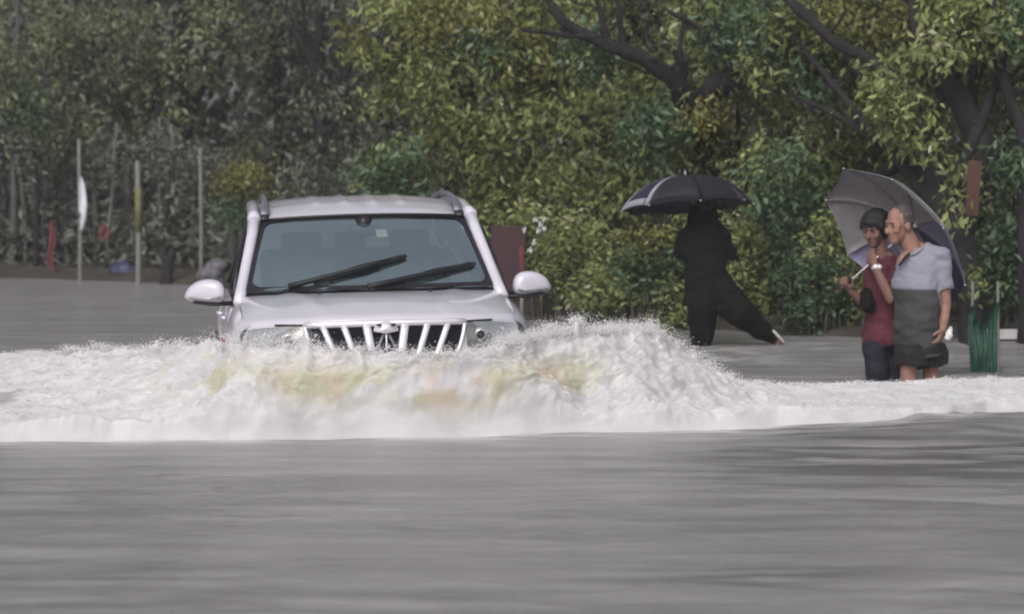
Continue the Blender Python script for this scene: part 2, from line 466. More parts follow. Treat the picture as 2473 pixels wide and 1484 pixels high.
gx = np.concatenate([np.linspace(-400, -32, 14), np.linspace(-30, 30, 121), np.linspace(32, 400, 14)])
gy = np.concatenate([np.linspace(-120, 8, 12), np.linspace(10, 26, 9), np.linspace(26.5, 60, 112), np.linspace(64, 500, 24)])
GX, GY = np.meshgrid(gx, gy, indexing='ij')
dist = GY - bank_y(GX)
GZ = -0.42 + 0.55 * sstep(-1.6, 1.3, dist) + 0.5 * sstep(1, 12, dist) + 0.02 * np.clip(dist - 12, 0, 40)
GZ += (0.05 * fbm(np.stack([GX.ravel() * .9, GY.ravel() * .9, 0 * GX.ravel()], 1), 3)).reshape(GX.shape) * sstep(-2, 1, dist)
na, nb = GX.shape
ii = np.arange(na * nb).reshape(na, nb)
FQ = np.stack([ii[:-1, :-1], ii[1:, :-1], ii[1:, 1:], ii[:-1, 1:]], -1).reshape(-1, 4)
tag(mk('ground', np.stack([GX, GY, GZ], -1).reshape(-1, 3), FQ, M['ground']), kind='structure')
# the drowned road the vehicle drives on
rx, ry = np.meshgrid(np.linspace(-40, 40, 30), np.linspace(-10, 27.0, 20), indexing='ij')
tag(mk('road', np.stack([rx, ry, np.full_like(rx, -0.32) + 0 * rx], -1).reshape(-1, 3),
       np.stack([(q := np.arange(600).reshape(30, 20))[:-1, :-1], q[1:, :-1], q[1:, 1:], q[:-1, 1:]], -1).reshape(-1, 4), M['asphalt']), kind='structure')

# ---- bow wave geometry (functions of world X)
# photo px, crest depth, crest photo y, toe depth
CR = np.array([
    (-900, 26.0, 880, 19.0), (-300, 25.3, 868, 19.15), (0, 24.6, 862, 19.28), (150, 24.0, 852, 19.32), (300, 23.3, 850, 19.36), (420, 22.4, 838, 19.40),
    (500, 21.3, 840, 19.42), (565, 20.35, 836, 19.45), (640, 20.05, 842, 19.5), (750, 19.98, 836, 19.55), (830, 19.95, 854, 19.58),
    (943, 19.93, 856, 19.62), (1080, 19.97, 858, 19.68), (1150, 20.05, 856, 19.72), (1200, 20.15, 838, 19.76), (1250, 20.28, 820, 19.82),
    (1300, 20.5, 808, 19.88), (1400, 20.85, 802, 19.98), (1480, 21.1, 794, 20.05), (1550, 21.35, 806, 20.12), (1650, 21.7, 850, 20.24),
    (1700, 21.8, 876, 20.3), (1745, 21.9, 908, 20.35), (1800, 22.1, 926, 20.45), (1900, 22.4, 936, 20.6), (2050, 22.9, 932, 20.8),
    (2200, 23.2, 928, 21.1), (2300, 23.4, 924, 21.6), (2473, 23.9, 922, 21.95), (2900, 25.2, 920, 23.3), (3600, 27, 918, 25.5)], float)
crX = np.array([at(a, c, b)[0] for a, b, c, d in CR])
crH = np.array([at(a, c, b)[2] for a, b, c, d in CR])
f_h = lambda X: np.interp(X, crX, crH)
f_c = lambda X: np.interp(X, crX, CR[:, 1])
f_t = lambda X: np.interp(X, crX, CR[:, 3])

NXF, NYF = 900, 300
fx = np.linspace(-6.0, 6.4, NXF)
tt = np.linspace(0, 1, NYF)
FX = np.repeat(fx[:, None], NYF, 1)
T0 = f_t(FX) - 0.35; T1 = f_c(FX) + np.interp(FX, [-6, -2.2, -1.6, 0, 1, 2, 6], [1.6, 1.5, 1.0, 0.9, 1.4, 0.9, 0.9])
FY = T0 + (T1 - T0) * (0.0 + tt[None, :])
flat = lambda A: A.ravel()
P2 = np.stack([flat(FX), flat(FY), 0 * flat(FX)], 1)
x_, y_ = P2[:, 0], P2[:, 1]
toe = f_t(x_) + 0.06 * fbm(P2 * np.array([1.6, 0.0, 0]) + 5, 2)
cre = f_c(x_) + 0.10 * fbm(P2 * np.array([1.7, 0, 0]) + 31, 2)
hh = f_h(x_)
s = (y_ - toe) / np.maximum(cre - toe, .2)
front = sstep(0.02, 1.0, s) ** np.interp(x_, [-5, -1.8, -1.2, .3, .9, 6], [0.55, 0.7, 1.0, 1.0, 0.75, 0.55])
back = 1 - sstep(0.0, 1.0, (y_ - cre) / np.interp(x_, [-6, -2, -1.5, .2, 1.2, 2, 6], [1.3, 1.2, .55, .55, 1.1, .8, .8]))
H = hh * np.where(s < 1, front, back)
roll = np.interp(x_, [-6, -3, -1.5, 0.5, 2, 4, 6], [0.06, 0.09, 0.15, 0.16, 0.11, 0.07, 0.05])
H += roll * (1 - .85 * sstep(.35, .95, s)) * np.exp(-((y_ - toe - 0.22) / 0.17) ** 2) * (0.75 + 0.7 * fbm(P2 * np.array([1.3, 1.0, 0]) + 3, 2))
edge = sstep(0.0, 0.26, y_ - toe + .03 * fbm(P2 * np.array([2.5, 5, 0]) + 14, 3)) * (1 - sstep(0.55, 1.0, (y_ - cre) / np.maximum(T1.ravel() - cre, .2)))
PN = np.stack([x_ * 1.0, y_ * 1.0, H * 1.6], 1)
big = fbm(PN * np.array([1.6, 1.3, 1.5]) + 2, 3)
med = billow(PN * np.array([5.0, 4.5, 5]) + 7, 3) - 0.55
fin = billow(PN * np.array([17, 15, 17]) + 1, 3) - 0.55
amp = np.clip(hh / 0.5, 0.25, 1.2) * (1 - .7 * np.exp(-((x_ + .72) / .95) ** 4) * sstep(.55, .9, s))
H += edge * (0.050 * big * amp + 0.024 * med * (0.4 + 0.6 * amp) + 0.007 * fin)
# ragged spurts thrown up along the crest
spk = np.clip(fbm(np.stack([x_ * 9, y_ * 2, 0 * x_], 1) + 50, 3), 0, 1) ** 1.3
H += edge * 0.13 * spk * np.exp(-((y_ - cre) / 0.16) ** 2) * np.clip(amp, .15, 1) * (1 + .6 * sstep(.0, .4, x_) * (1 - sstep(1.6, 2.2, x_)))
H = H * np.clip(edge * 1.3, 0, 1) - 0.035 * (1 - edge)
DX = 0.02 * fbm(PN * 4 + 20, 3) * edge
DY = (-0.03 * billow(PN * np.array([3.0, 2.5, 3.0]) + 40, 2) - 0.008 * fin) * edge * np.clip(H * 4, 0, 1)
PF = np.stack([x_, y_, H], 1)
d3 = fbm(PF * np.array([6, 6, 9]) + 70, 4) * edge * np.clip(H * 6, 0, 1)
H += .016 * d3; DY -= .020 * d3
mudband = np.exp(-((H - 0.30) / 0.14) ** 2) * sstep(0.28, .5, s) * (1 - sstep(1.0, 1.1, s))
mudn = fbm(P2 * np.array([2.1, 1.2, 0]) + np.stack([0 * x_, 0 * x_, H * 2.6], 1) + 77, 4)
mud = mudband * sstep(-0.5, 0.05, mudn) * sstep(-2.45, -1.95, x_) * (1 - sstep(0.35, 0.75, x_))
mud = np.clip(mud * 1.3, 0, 1)
thin = np.clip(0.9 * sstep(0.15, 0.5, fbm(P2 * np.array([.8, 1.1, 0]) + 130, 4)) * (1 - sstep(-3.1, -2.0, x_)), 0, .8) + \
    0.75 * (1 - sstep(0, .9, edge)) * sstep(1.2, 1.6, s)
ii = np.arange(NXF * NYF).reshape(NXF, NYF)
FQ = np.stack([ii[:-1, :-1], ii[1:, :-1], ii[1:, 1:], ii[:-1, 1:]], -1).reshape(-1, 4)
tag(mk('foam', np.stack([x_ + DX, y_ + DY, H], 1), FQ, M['foam'], attrs={'mud': mud, 'thin': np.clip(thin, 0, 1)}),
    'white churned foam of the bow wave in front of the white vehicle', 'foam', kind='stuff')

# ---- spray: drops and clots of foam torn off the crest
OCT_V = np.array([(1, 0, 0), (-1, 0, 0), (0, 1, 0), (0, -1, 0), (0, 0, 1), (0, 0, -1)], float)
OCT_F = np.array([(0, 2, 4), (2, 1, 4), (1, 3, 4), (3, 0, 4), (2, 0, 5), (1, 2, 5), (3, 1, 5), (0, 3, 5)])
def drops(name, C, R, label, squash=None):
    n = len(C)
    S = OCT_V[None] * R[:, None, None] * (1 + 0.35 * rng.standard_normal((n, 6, 1)).clip(-1, 1))
    if squash is not None: S = S * squash[:, None, :]
    V = (C[:, None] + S).reshape(-1, 3)
    F = (OCT_F[None] + (np.arange(n) * 6)[:, None, None]).reshape(-1, 3)
    z = np.zeros(len(V))
    return tag(mk(name, V, F, M['froth'], attrs={'mud': z, 'thin': z}), label, 'spray', kind='stuff')
Cs, Rs = [], []
q_ = np.where((np.abs(y_ - cre) < .07) & (edge > .3) & (H > .78 * hh))[0]
q_ = q_[np.argsort(x_[q_])]
cx_, cy_, ch_ = x_[q_], (y_ + DY)[q_], H[q_]
def jet(x, n, hmax, spread, rmin=.004, rmax=.013):
    i = min(len(cx_) - 1, max(0, int(np.searchsorted(cx_, x + rnd.gauss(0, .01))) + rnd.randint(-6, 6)))
    yc, hc = cy_[i], ch_[i] - .006
    vx, vy = rnd.gauss(0, .25), rnd.gauss(-.15, .25)
    for k in range(n):
        t = rnd.random() ** 0.8
        Cs.append((x + vx * t * hmax * 2 + rnd.gauss(0, spread * (0.3 + t)), yc + vy * t * hmax * 2 + rnd.gauss(0, spread),
                   hc + (t - .25 * t * t) * hmax + rnd.gauss(0, .008)))
        Rs.append(rnd.uniform(rmin, rmax) * (1.35 - t))
for k in range(5200):
    px = rnd.choice([rnd.uniform(560, 1300), rnd.uniform(1200, 1760), rnd.uniform(1250, 1600), rnd.uniform(-100, 560), rnd.uniform(1700, 2600)])
    yc = np.interp(px, CR[:, 0], CR[:, 1])
    x = (px - CXP) / FPX * yc
    hc = f_h(np.array([x]))[0]
    jet(x, rnd.randint(4, 11), rnd.uniform(.02, .11) * min(1, .25 + hc * 1.6), .04, .0012, .0055)
for k in range(150):      # taller throws beside the wings
    px = rnd.choice([rnd.uniform(540, 740), rnd.uniform(1180, 1560)])
    x = (px - CXP) / FPX * np.interp(px, CR[:, 0], CR[:, 1])
    jet(x, 18, rnd.uniform(.06, .18), .05, .0012, .0055)
Cs = np.array(Cs); Rs = np.array(Rs)
drops('spray', Cs, Rs, 'fine white spray drops flying above the bow wave crest')

# ---- water surface
def spaced(a, b, d0, d1):
    """points from a to b with spacing growing from d0 to d1"""
    o = [a]; 
    while o[-1] < b:
        t = (o[-1] - a) / (b - a); o.append(o[-1] + d0 + (d1 - d0) * t)
    return np.array(o)
wx_in = np.linspace(-8, 8, 321)
wx = np.concatenate([-spaced(8.3, 150, .4, 12)[::-1], wx_in, spaced(8.3, 150, .4, 12)])
wy = np.concatenate([np.linspace(-60, 10.5, 24), spaced(10.8, 30, .028, .06), spaced(30.1, 48, .07, .2)])
WX, WY = np.meshgrid(wx, wy, indexing='ij')
WP = np.stack([WX.ravel(), WY.ravel(), 0 * WX.ravel()], 1)
damp = np.interp(WP[:, 1], [8, 12, 24, 48], [1, 1, .75, .35]) * np.interp(np.abs(WP[:, 0]), [0, 10, 30], [1, 1, .2])
calm = 0.45 + 1.1 * sstep(-.3, .4, fbm(WP * np.array([.22, .6, 0]) + 4, 3))
WZ = damp * calm * (1 + 1.3 * sstep(0, 2.6, WP[:, 0] - .12 * (WP[:, 1] - 17))) * (0.022 * fbm(WP * np.array([.5, 2.0, 0]) + 8, 3) + 0.008 * fbm(WP * np.array([2.2, 7.5, 0]) + 3, 3))
# swell pushed ahead of the bow wave on the right
WZ += 0.05 * np.exp(-((WP[:, 1] - f_t(WP[:, 0]) + 0.9) / 0.5) ** 2) * sstep(0.8, 3.0, WP[:, 0]) * np.exp(-((WP[:, 0] - 3) / 3.0) ** 2)
dt = f_t(WP[:, 0]) - WP[:, 1]
froth = 0.7 * np.exp(-np.maximum(dt, 0) / np.interp(WP[:, 0], [-4, -1, 1, 3], [.15, .16, .35, .5])) * (dt > -.5) * sstep(-.2, .35, fbm(WP * np.array([1.3, 7, 0]) + 61, 3)) 
# churned patches behind the wave on the right
froth += 0.8 * np.exp(-(((WP[:, 0] - 1.75) / .42) ** 2 + ((WP[:, 1] - 27.3) / 1.0) ** 2)) * sstep(-.3, .3, fbm(WP * np.array([3, 2, 0]), 3))
froth += 0.5 * sstep(.2, .5, fbm(WP * np.array([1.2, 1.6, 0]) + 91, 3)) * np.exp(-((WP[:, 1] - f_c(WP[:, 0]) - .8) / .9) ** 2)
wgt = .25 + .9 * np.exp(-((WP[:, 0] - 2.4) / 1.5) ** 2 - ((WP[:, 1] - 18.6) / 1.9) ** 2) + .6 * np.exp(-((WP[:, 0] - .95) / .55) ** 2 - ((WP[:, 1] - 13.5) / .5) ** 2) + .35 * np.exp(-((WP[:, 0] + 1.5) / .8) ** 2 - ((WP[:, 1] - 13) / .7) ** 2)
wave_shade = np.clip(wgt * sstep(-.35, .35, fbm(WP * np.array([.7, 4.2, 0]) + 210, 4)), 0, 1)  # shade of the dark wave faces, painted into the water as darker bands
na, nb = WX.shape
ii = np.arange(na * nb).reshape(na, nb)
FQ = np.stack([ii[:-1, :-1], ii[1:, :-1], ii[1:, 1:], ii[:-1, 1:]], -1).reshape(-1, 4)
WP[:, 2] = WZ
tag(mk('water', WP, FQ, M['water'], attrs={'froth': np.clip(froth, 0, 1), 'wave_shade': wave_shade}), kind='structure')

# ------------------------------------------------------------------ VEGETATION
def leaves(name, C, size, mat_, parent=None, droop=0.6, tint=None, width=.42, loc=None, dirs=None):
    """N small folded leaves (2 triangles each) as one mesh"""
    n = len(C)
    az = rng.uniform(0, 2 * np.pi, n); el = -np.abs(rng.normal(droop, .45, n))
    D = np.stack([np.cos(az) * np.cos(el), np.sin(az) * np.cos(el), np.sin(el)], 1)
    if dirs is not None: D = dirs
    S = np.cross(D, rng.standard_normal((n, 3))); S /= np.linalg.norm(S, axis=1)[:, None] + 1e-9
    N = np.cross(S, D)
    L = (size * rng.uniform(.65, 1.3, n))[:, None]
    W = L * width * .5
    V = np.stack([C, C + D * L * .45 + S * W + N * W * .35, C + D * L + N * L * -.12, C + D * L * .45 - S * W + N * W * .35], 1).reshape(-1, 3)
    b = (np.arange(n) * 4)[:, None]
    F = np.concatenate([b + np.array([[0, 2, 1]]), b + np.array([[0, 3, 2]])], 0)
    if tint is None: tint = rng.random(n)
    return mk(name, V, F, mat_, parent, smooth=False, attrs={'tint': np.repeat(tint, 4)}, loc=loc)

def clumped(ells, n, per=45, cl=.16, shell=.5):
    """leaf positions in clumps inside ellipsoids; returns positions and per-leaf clump tint"""
    vol = np.array([e[1][0] * e[1][1] * e[1][2] for e in ells]) ** .8; vol /= vol.sum()
    pos, tint = [], []
    for e, v in zip(ells, vol):
        m = max(2, int(n * v / per))
        d = rng.standard_normal((m, 3)); d /= np.linalg.norm(d, axis=1)[:, None]
        r = rng.random(m) ** (1 / 3); r = shell * (1 - .25 * rng.random(m)) + (1 - shell) * r
        c = np.array(e[0]) + d * r[:, None] * np.array(e[1])
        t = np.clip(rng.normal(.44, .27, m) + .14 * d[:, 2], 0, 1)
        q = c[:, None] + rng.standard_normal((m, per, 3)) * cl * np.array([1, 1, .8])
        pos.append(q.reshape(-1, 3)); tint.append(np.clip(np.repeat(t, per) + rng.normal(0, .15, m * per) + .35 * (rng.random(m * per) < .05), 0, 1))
    return np.concatenate(pos), np.concatenate(tint)

def wob(P, a=.05, k=4):
    """refine a polyline with a natural wander"""
    P = np.array(P, float); out = []
    for i in range(len(P) - 1):
        for j in range(k):
            t = j / k; out.append(P[i] * (1 - t) + P[i + 1] * t)
    out.append(P[-1]); out = np.array(out)
    out[1:-1] += rng.normal(0, a, out[1:-1].shape)
    sm = out.copy()
    for _ in range(2): sm[1:-1] = .5 * sm[1:-1] + .25 * (sm[:-2] + sm[2:])
    return sm

def tree(name, label, cat, base, trunk, r0, r1, ells, nleaf, size, lmat, group=None, bark='bark', limbs=(), extra=(), twigs=14, cl=.125, per=55, droop=.6):
    """base: ground point; trunk: list of world points; limbs: list of (points, radii); ells: [(centre, radii)]; extra: [(ells, n, size, material key)]"""
    base = np.array(base, float)
    root = empty(name, base, label, cat, group)
    tp = wob([p - base for p in map(np.array, trunk)], .012)
    mb = MB(); tp = tp[::1]; mb.tube(tp, np.linspace(r0, r1, len(tp)) * (1 + .25 * np.exp(-np.arange(len(tp)) / 1.2)) * rng.uniform(.92, 1.08, len(tp)), 10)
    # roots of the inner branches that carry the crown
    for e in ells:
        for k in range(max(1, twigs // len(ells))):
            st = tp[rnd.randint(int(len(tp) * .45), len(tp) - 1)]
            c = np.array(e[0]) - base
            d = rng.standard_normal(3); d /= np.linalg.norm(d)
            en = c + d * np.array(e[1]) * .75
            mid = (st + en) / 2 + rng.normal(0, .12, 3) + np.array([0, 0, .1])
            q = wob([st, mid, en], .015, 3)
            mb.tube(q, np.linspace(r1 * .55, .008, len(q)), 5)
    mb.V = [v + (.016 * fbm(v * np.array([11, 11, 3.5]) + 3, 3))[:, None] * np.array([1, 1, .3]) for v in mb.V]
    mb.build('trunk', M[bark], root)
    for pts, rad in limbs:
        q = wob([np.array(p) - base for p in pts], .024, 3)
        rr = np.interp(np.linspace(0, 1, len(q)), np.linspace(0, 1, len(rad)), rad) * rng.uniform(.86, 1.14, len(q))
        lm = MB().tube(q, rr, 8)
        for k in range(7):
            i0 = rnd.randint(1, len(q) - 2); d = np.array([rnd.gauss(0, .5), rnd.gauss(-.1, .4), rnd.uniform(-.2, 1)]); ln = rnd.uniform(.25, .7)
            tw = wob([q[i0], q[i0] + d * ln * .5, q[i0] + (d + np.array([rnd.gauss(0, .3), 0, .2])) * ln], .02, 3)
            lm.tube(tw, np.linspace(max(.008, rr[i0] * .28), .004, len(tw)), 5)
        lm.V = [v + (.012 * fbm(v * 9 + 5, 3))[:, None] for v in lm.V]
        lm.build('limb', M[bark], root)
    p, t = clumped([(np.array(c) - base, r) for c, r in ells], nleaf, per, cl)
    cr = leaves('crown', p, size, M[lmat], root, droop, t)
    cr['kind'] = 'stuff'
    for e2, n2, s2, mk2 in extra:
        p, t = clumped([(np.array(c) - base, r) for c, r in e2], n2, 30, cl * .9)
        o = leaves('crown', p, s2, M[mk2], root, droop, t)
        o['kind'] = 'stuff'
    return root

GRP_N = 'trees crowding the right bank'
# tree whose long dark limb leans over the scene
tree('leaning_limb_tree', 'tree with one long bare dark limb slanting up to the left above the umbrellas', 'tree', (at(1770, 800, 33.5)[0], 33.5, .15),
     [(at(1770, 800, 33.5)[0], 33.5, .05), at(1768, 640, 33.4), at(1740, 430, 33), at(1690, 285, 32.2)], .15, .125,
     [(at(1480, 330, 32.8), (.85, .6, .75)), (at(1640, 400, 32.6), (.8, .6, .6)), (at(1570, 250, 33.2), (.8, .6, .5)), (at(1800, 300, 32.6), (.7, .6, .8)),
      (at(1600, 30, 33.2), (1.1, .7, .6)), (at(1800, 40, 32.4), (.8, .7, .9)), (at(1350, 180, 33.4), (.8, .6, .6)), (at(1600, -300, 33.5), (1.6, 1.4, 1.0)), (at(1450, 480, 33), (.7, .5, .5))],
     17000, .102, 'leaf_near', GRP_N, limbs=[
         ([at(1690, 285, 32.2), at(1651, 234, 31.9), at(1633, 198, 31.8), at(1596, 168, 31.7), at(1541, 143, 31.6), at(1468, 106, 31.5), at(1395, 77, 31.5), at(1350, 37, 31.5), at(1310, -20, 31.6)], [.13, .12, .10, .085, .075, .07, .055, .045, .03]),
         ([at(1464, 99, 31.5), at(1462, 60, 31.5), at(1450, 20, 31.4), at(1430, -25, 31.4)], [.04, .033, .028, .02]),
         ([at(1504, 120, 31.55), at(1500, 70, 31.5), at(1490, 20, 31.5), at(1484, -20, 31.5)], [.04, .033, .028, .02]),
         ([at(1440, 98, 31.5), at(1376, 90, 31.4), at(1300, 82, 31.4), at(1255, 68, 31.4)], [.035, .028, .022, .012]),
         ([at(1650, 232, 31.9), at(1652, 170, 31.8), at(1640, 120, 31.7), at(1655, 40, 31.7)], [.035, .04, .03, .02]),
         ([at(1690, 285, 32.2), at(1720, 205, 31.8), at(1780, 190, 31.7), at(1835, 205, 31.7)], [.10, .11, .10, .05]),
         ([at(1835, 205, 31.7), at(1850, 120, 31.7), at(1800, 40, 31.6), at(1790, -20, 31.6)], [.04, .035, .03, .02]),
         ([at(1780, 190, 31.7), at(1745, 120, 31.7), at(1690, 60, 31.7), at(1600, 20, 31.7)], [.05, .04, .03, .02])],
     extra=[([(at(1690, 270, 31.8), (.24, .2, .14))], 420, .08, 'leaf_yellow'), ([(at(1590, 330, 31.9), (.5, .3, .35)), (at(1760, 90, 31.7), (.4, .3, .4)), (at(1410, 130, 31.9), (.3, .3, .3))], 1500, .10, 'leaf_green')])
# tree at the light foliage edge above the vehicle roof
tree('broadleaf_tree', 'dense yellow-green tree whose leaf edge starts right above the white vehicle roof', 'tree', (at(1150, 760, 35)[0], 35, .15),
     [(at(1150, 760, 35)[0], 35, .05), at(1160, 560, 35), at(1130, 350, 34.6), at(1120, 120, 34.6)], .12, .07,
     [(at(960, 90, 34), (.5, .5, .5)), (at(1080, 40, 33.8), (.8, .6, .7)), (at(1000, 300, 34), (.6, .5, .6)), (at(1140, 250, 33.4), (.8, .6, .8)), (at(1050, 430, 34), (.8, .5, .5)),
      (at(1290, 330, 33.6), (.8, .6, .7)), (at(1220, 60, 33.6), (.8, .6, .7)), (at(1270, 500, 33.8), (.7, .5, .5)), (at(1150, -300, 34), (1.3, 1.2, 1.1)), (at(900, 450, 34.3), (.35, .3, .25)), (at(1120, 570, 34.4), (.7, .5, .5))],
     17000, .102, 'leaf_near', GRP_N,
     extra=[([(at(1100, 40, 33.2), (.6, .3, .3)), (at(870, 90, 33.6), (.2, .2, .2)), (at(1250, 140, 33.1), (.3, .3, .3))], 1100, .09, 'leaf_yellow'),
            ([(at(930, 400, 33.5), (.4, .3, .25)), (at(980, 480, 33.5), (.4, .3, .2)), (at(1180, 120, 33.2), (.4, .3, .3))], 1300, .10, 'leaf_green')])
# forked dark trunk behind the two people
tree('forked_tree', 'tree with forked dark trunk rising behind the two people at the tilted umbrella', 'tree', (at(2340, 850, 28.6)[0], 28.6, -.05),
     [(at(2345, 890, 28.6)[0], 28.6, -.25), at(2340, 700, 28.7), at(2325, 570, 28.9), at(2262, 470, 29.2), at(2225, 380, 29.5)], .095, .14,
     [(at(1960, 200, 31.2), (.7, .6, .7)), (at(2120, 70, 30.8), (.8, .6, .7)), (at(2060, 330, 31.5), (.7, .6, .6)), (at(2350, 60, 30.8), (.7, .6, .6)), (at(1950, 20, 31), (.7, .6, .6)), (at(2240, 250, 31), (.6, .5, .6)),
      (at(2200, -250, 31), (1.7, 1.3, 1.0)), (at(1930, 420, 31.5), (.6, .5, .5)), (at(2080, 470, 31.8), (.5, .5, .5))],
     15500, .10, 'leaf_near', GRP_N, limbs=[
         ([at(2225, 380, 29.5), at(2215, 290, 29.7), at(2180, 215, 29.8), at(2110, 155, 29.9), at(2035, 105, 29.9), at(1960, 50, 30), at(1880, -20, 30.2)], [.13, .10, .075, .065, .06, .055, .045]),
         ([at(2325, 570, 28.9), at(2360, 440, 29.2), at(2372, 345, 29.4), at(2320, 250, 29.5), at(2262, 180, 29.6), at(2215, 90, 29.8), at(2200, -20, 30)], [.09, .10, .12, .12, .09, .06, .04]),
         ([at(2340, 275, 29.5), at(2300, 150, 29.6), at(2320, 60, 29.8), at(2310, -20, 30)], [.06, .04, .03, .025])],
     extra=[([(at(2200, 300, 28.9), (.22, .15, .3)), (at(2140, 220, 29.2), (.25, .2, .2)), (at(2330, 40, 29.2), (.4, .2, .3)), (at(2300, 420, 28.7), (.10, .1, .16)), (at(2355, 640, 28.3), (.10, .08, .2)), (at(2310, 520, 28.4), (.12, .08, .12)), (at(2230, 130, 29), (.2, .2, .12))], 1900, .105, 'leaf_near'), ([(at(1880, 60, 30.8), (.4, .3, .35)), (at(2010, 160, 30.7), (.35, .3, .3)), (at(1890, 430, 30.6), (.35, .3, .4))], 1500, .10, 'leaf_green'),
            ([(at(2160, 30, 30.2), (.4, .3, .25)), (at(2060, 60, 30.3), (.3, .2, .25))], 700, .085, 'leaf_yellow')])
tree('slim_tree', 'slim tree with a bent dark stem along the far right of the scene', 'tree', (at(2478, 830, 29)[0], 29, 0),
     [(at(2478, 840, 29)[0], 29, -.1), at(2475, 600, 29), at(2480, 340, 29.2), at(2430, 205, 29.4), at(2404, 60, 29.5), at(2395, -40, 29.6)], .07, .05,
     [(at(2440, 120, 29.8), (.45, .4, .6)), (at(2470, 330, 29.9), (.4, .4, .5)), (at(2440, 470, 29.7), (.45, .4, .35)), (at(2400, 600, 29.9), (.35, .35, .4)), (at(2560, 200, 30), (.6, .6, .8)), (at(2450, -250, 30), (1.2, 1.0, .9))],
     7500, .10, 'leaf_near', GRP_N, extra=[([(at(2430, 420, 29.2), (.3, .2, .3)), (at(2380, 560, 29.3), (.2, .2, .25)), (at(2460, 60, 29.3), (.25, .2, .3))], 1000, .10, 'leaf_green')])

# second row behind
row2 = [(1300, 37.5, 'bark', 'dark tree standing behind the red board and the vehicle mirror'), (1560, 38, 'bark', 'dark tree in the second row behind the person in black'),
        (1880, 36.5, 'bark_grey', 'tree in the second row between the two umbrellas'), (2150, 35.5, 'bark', 'tree in the second row above the tilted grey umbrella'),
        (2420, 34.5, 'bark_grey', 'tree in the second row at the far right behind the slim stem'), (980, 40, 'bark', 'shaded tree in the second row behind the vehicle roof')]
for px, Y, bk, lb in row2:
    b = (at(px, 760, Y)[0], Y, .3)
    tree('shade_tree', lb, 'tree', b, [(b[0], Y, .2), at(px + rnd.uniform(-20, 20), 520, Y), at(px + rnd.uniform(-40, 40), 250, Y), at(px + rnd.uniform(-60, 60), -100, Y)], .11, .06,
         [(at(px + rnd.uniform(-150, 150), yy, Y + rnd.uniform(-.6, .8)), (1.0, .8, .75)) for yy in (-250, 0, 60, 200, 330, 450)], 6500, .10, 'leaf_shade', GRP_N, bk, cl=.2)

# bushes at the water's edge
def bush(name, label, px, py, Y, r, n, lmat, stems=9, size=.075, group='bushes along the water edge', floor=.1):
    c = at(px, py, Y)
    base = np.array([c[0], Y, floor])
    root = empty(name, base, label, 'bush', group)
    mb = MB()
    for k in range(stems):
        a = rnd.uniform(-1, 1); b = rnd.uniform(-1, 1)
        e = c - base + np.array([a * r[0] * .8, b * r[1] * .6, rnd.uniform(-.2, .8) * r[2]])
        q = wob([np.array([a * r[0] * .45, b * r[1] * .4, -.25]), (e * np.array([.75, .75, .5])), e], .02, 4)
        mb.tube(q, np.linspace(rnd.uniform(.012, .024), .005, len(q)), 5)
    mb.build('stem', M['stem'], root)
    p, t = clumped([(c - base, r)], n, 26, .085, .35)
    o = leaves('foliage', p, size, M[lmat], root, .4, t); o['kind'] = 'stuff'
    return root
bush('bush', 'olive bush right of the red board with bare stems below', 1390, 620, 32.0, (.42, .35, .42), 1900, 'leaf_near')
bush('bush', 'bright yellow-green bush beside the black umbrella holder', 1578, 600, 31.0, (.22, .25, .26), 1100, 'leaf_yellow')
bush('bush', 'low green bush under the yellow one left of the person in black', 1570, 655, 30.9, (.34, .28, .22), 1000, 'leaf_green')
bush('bush', 'tall olive bush right behind the person in black', 1830, 640, 31.3, (.42, .35, .55), 2200, 'leaf_near')
bush('bush', 'deep green bush halfway between the two umbrellas', 1935, 560, 30.8, (.36, .3, .5), 1900, 'leaf_green')
bush('bush', 'green bush low over the water left of the two people', 1960, 690, 30.2, (.34, .28, .4), 1500, 'leaf_green')
bush('bush', 'olive bush touching the left edge of the tilted umbrella', 2040, 620, 30.3, (.34, .3, .62), 2000, 'leaf_near')
bush('bush', 'bush with pale leaf tips above the wave crest', 1480, 690, 31.2, (.4, .3, .26), 900, 'leaf_near')
bush('bush', 'thin bush with upright stems left of the person in black', 1640, 720, 30.9, (.26, .25, .42), 1100, 'leaf_near')
bush('bush', 'green bush behind the polo shirt man at the far right', 2440, 650, 29.4, (.3, .25, .5), 1300, 'leaf_green')
bush('bush', 'sparse olive bush by the vehicle mirror', 1330, 560, 32.6, (.35, .3, .36), 1000, 'leaf_near')
bush('bush', 'yellowish twiggy bush left behind the vehicle roof rail', 590, 440, 39.5, (.36, .3, .22), 900, 'leaf_yellow', floor=.2)
bush('bush', 'dull green bush between that twiggy bush and the roof rail', 600, 520, 39.2, (.4, .3, .3), 900, 'leaf_green', floor=.2)
bush('bush', 'olive bush between the black umbrella and the bush in front of it', 1740, 560, 31.6, (.4, .35, .5), 1500, 'leaf_near')

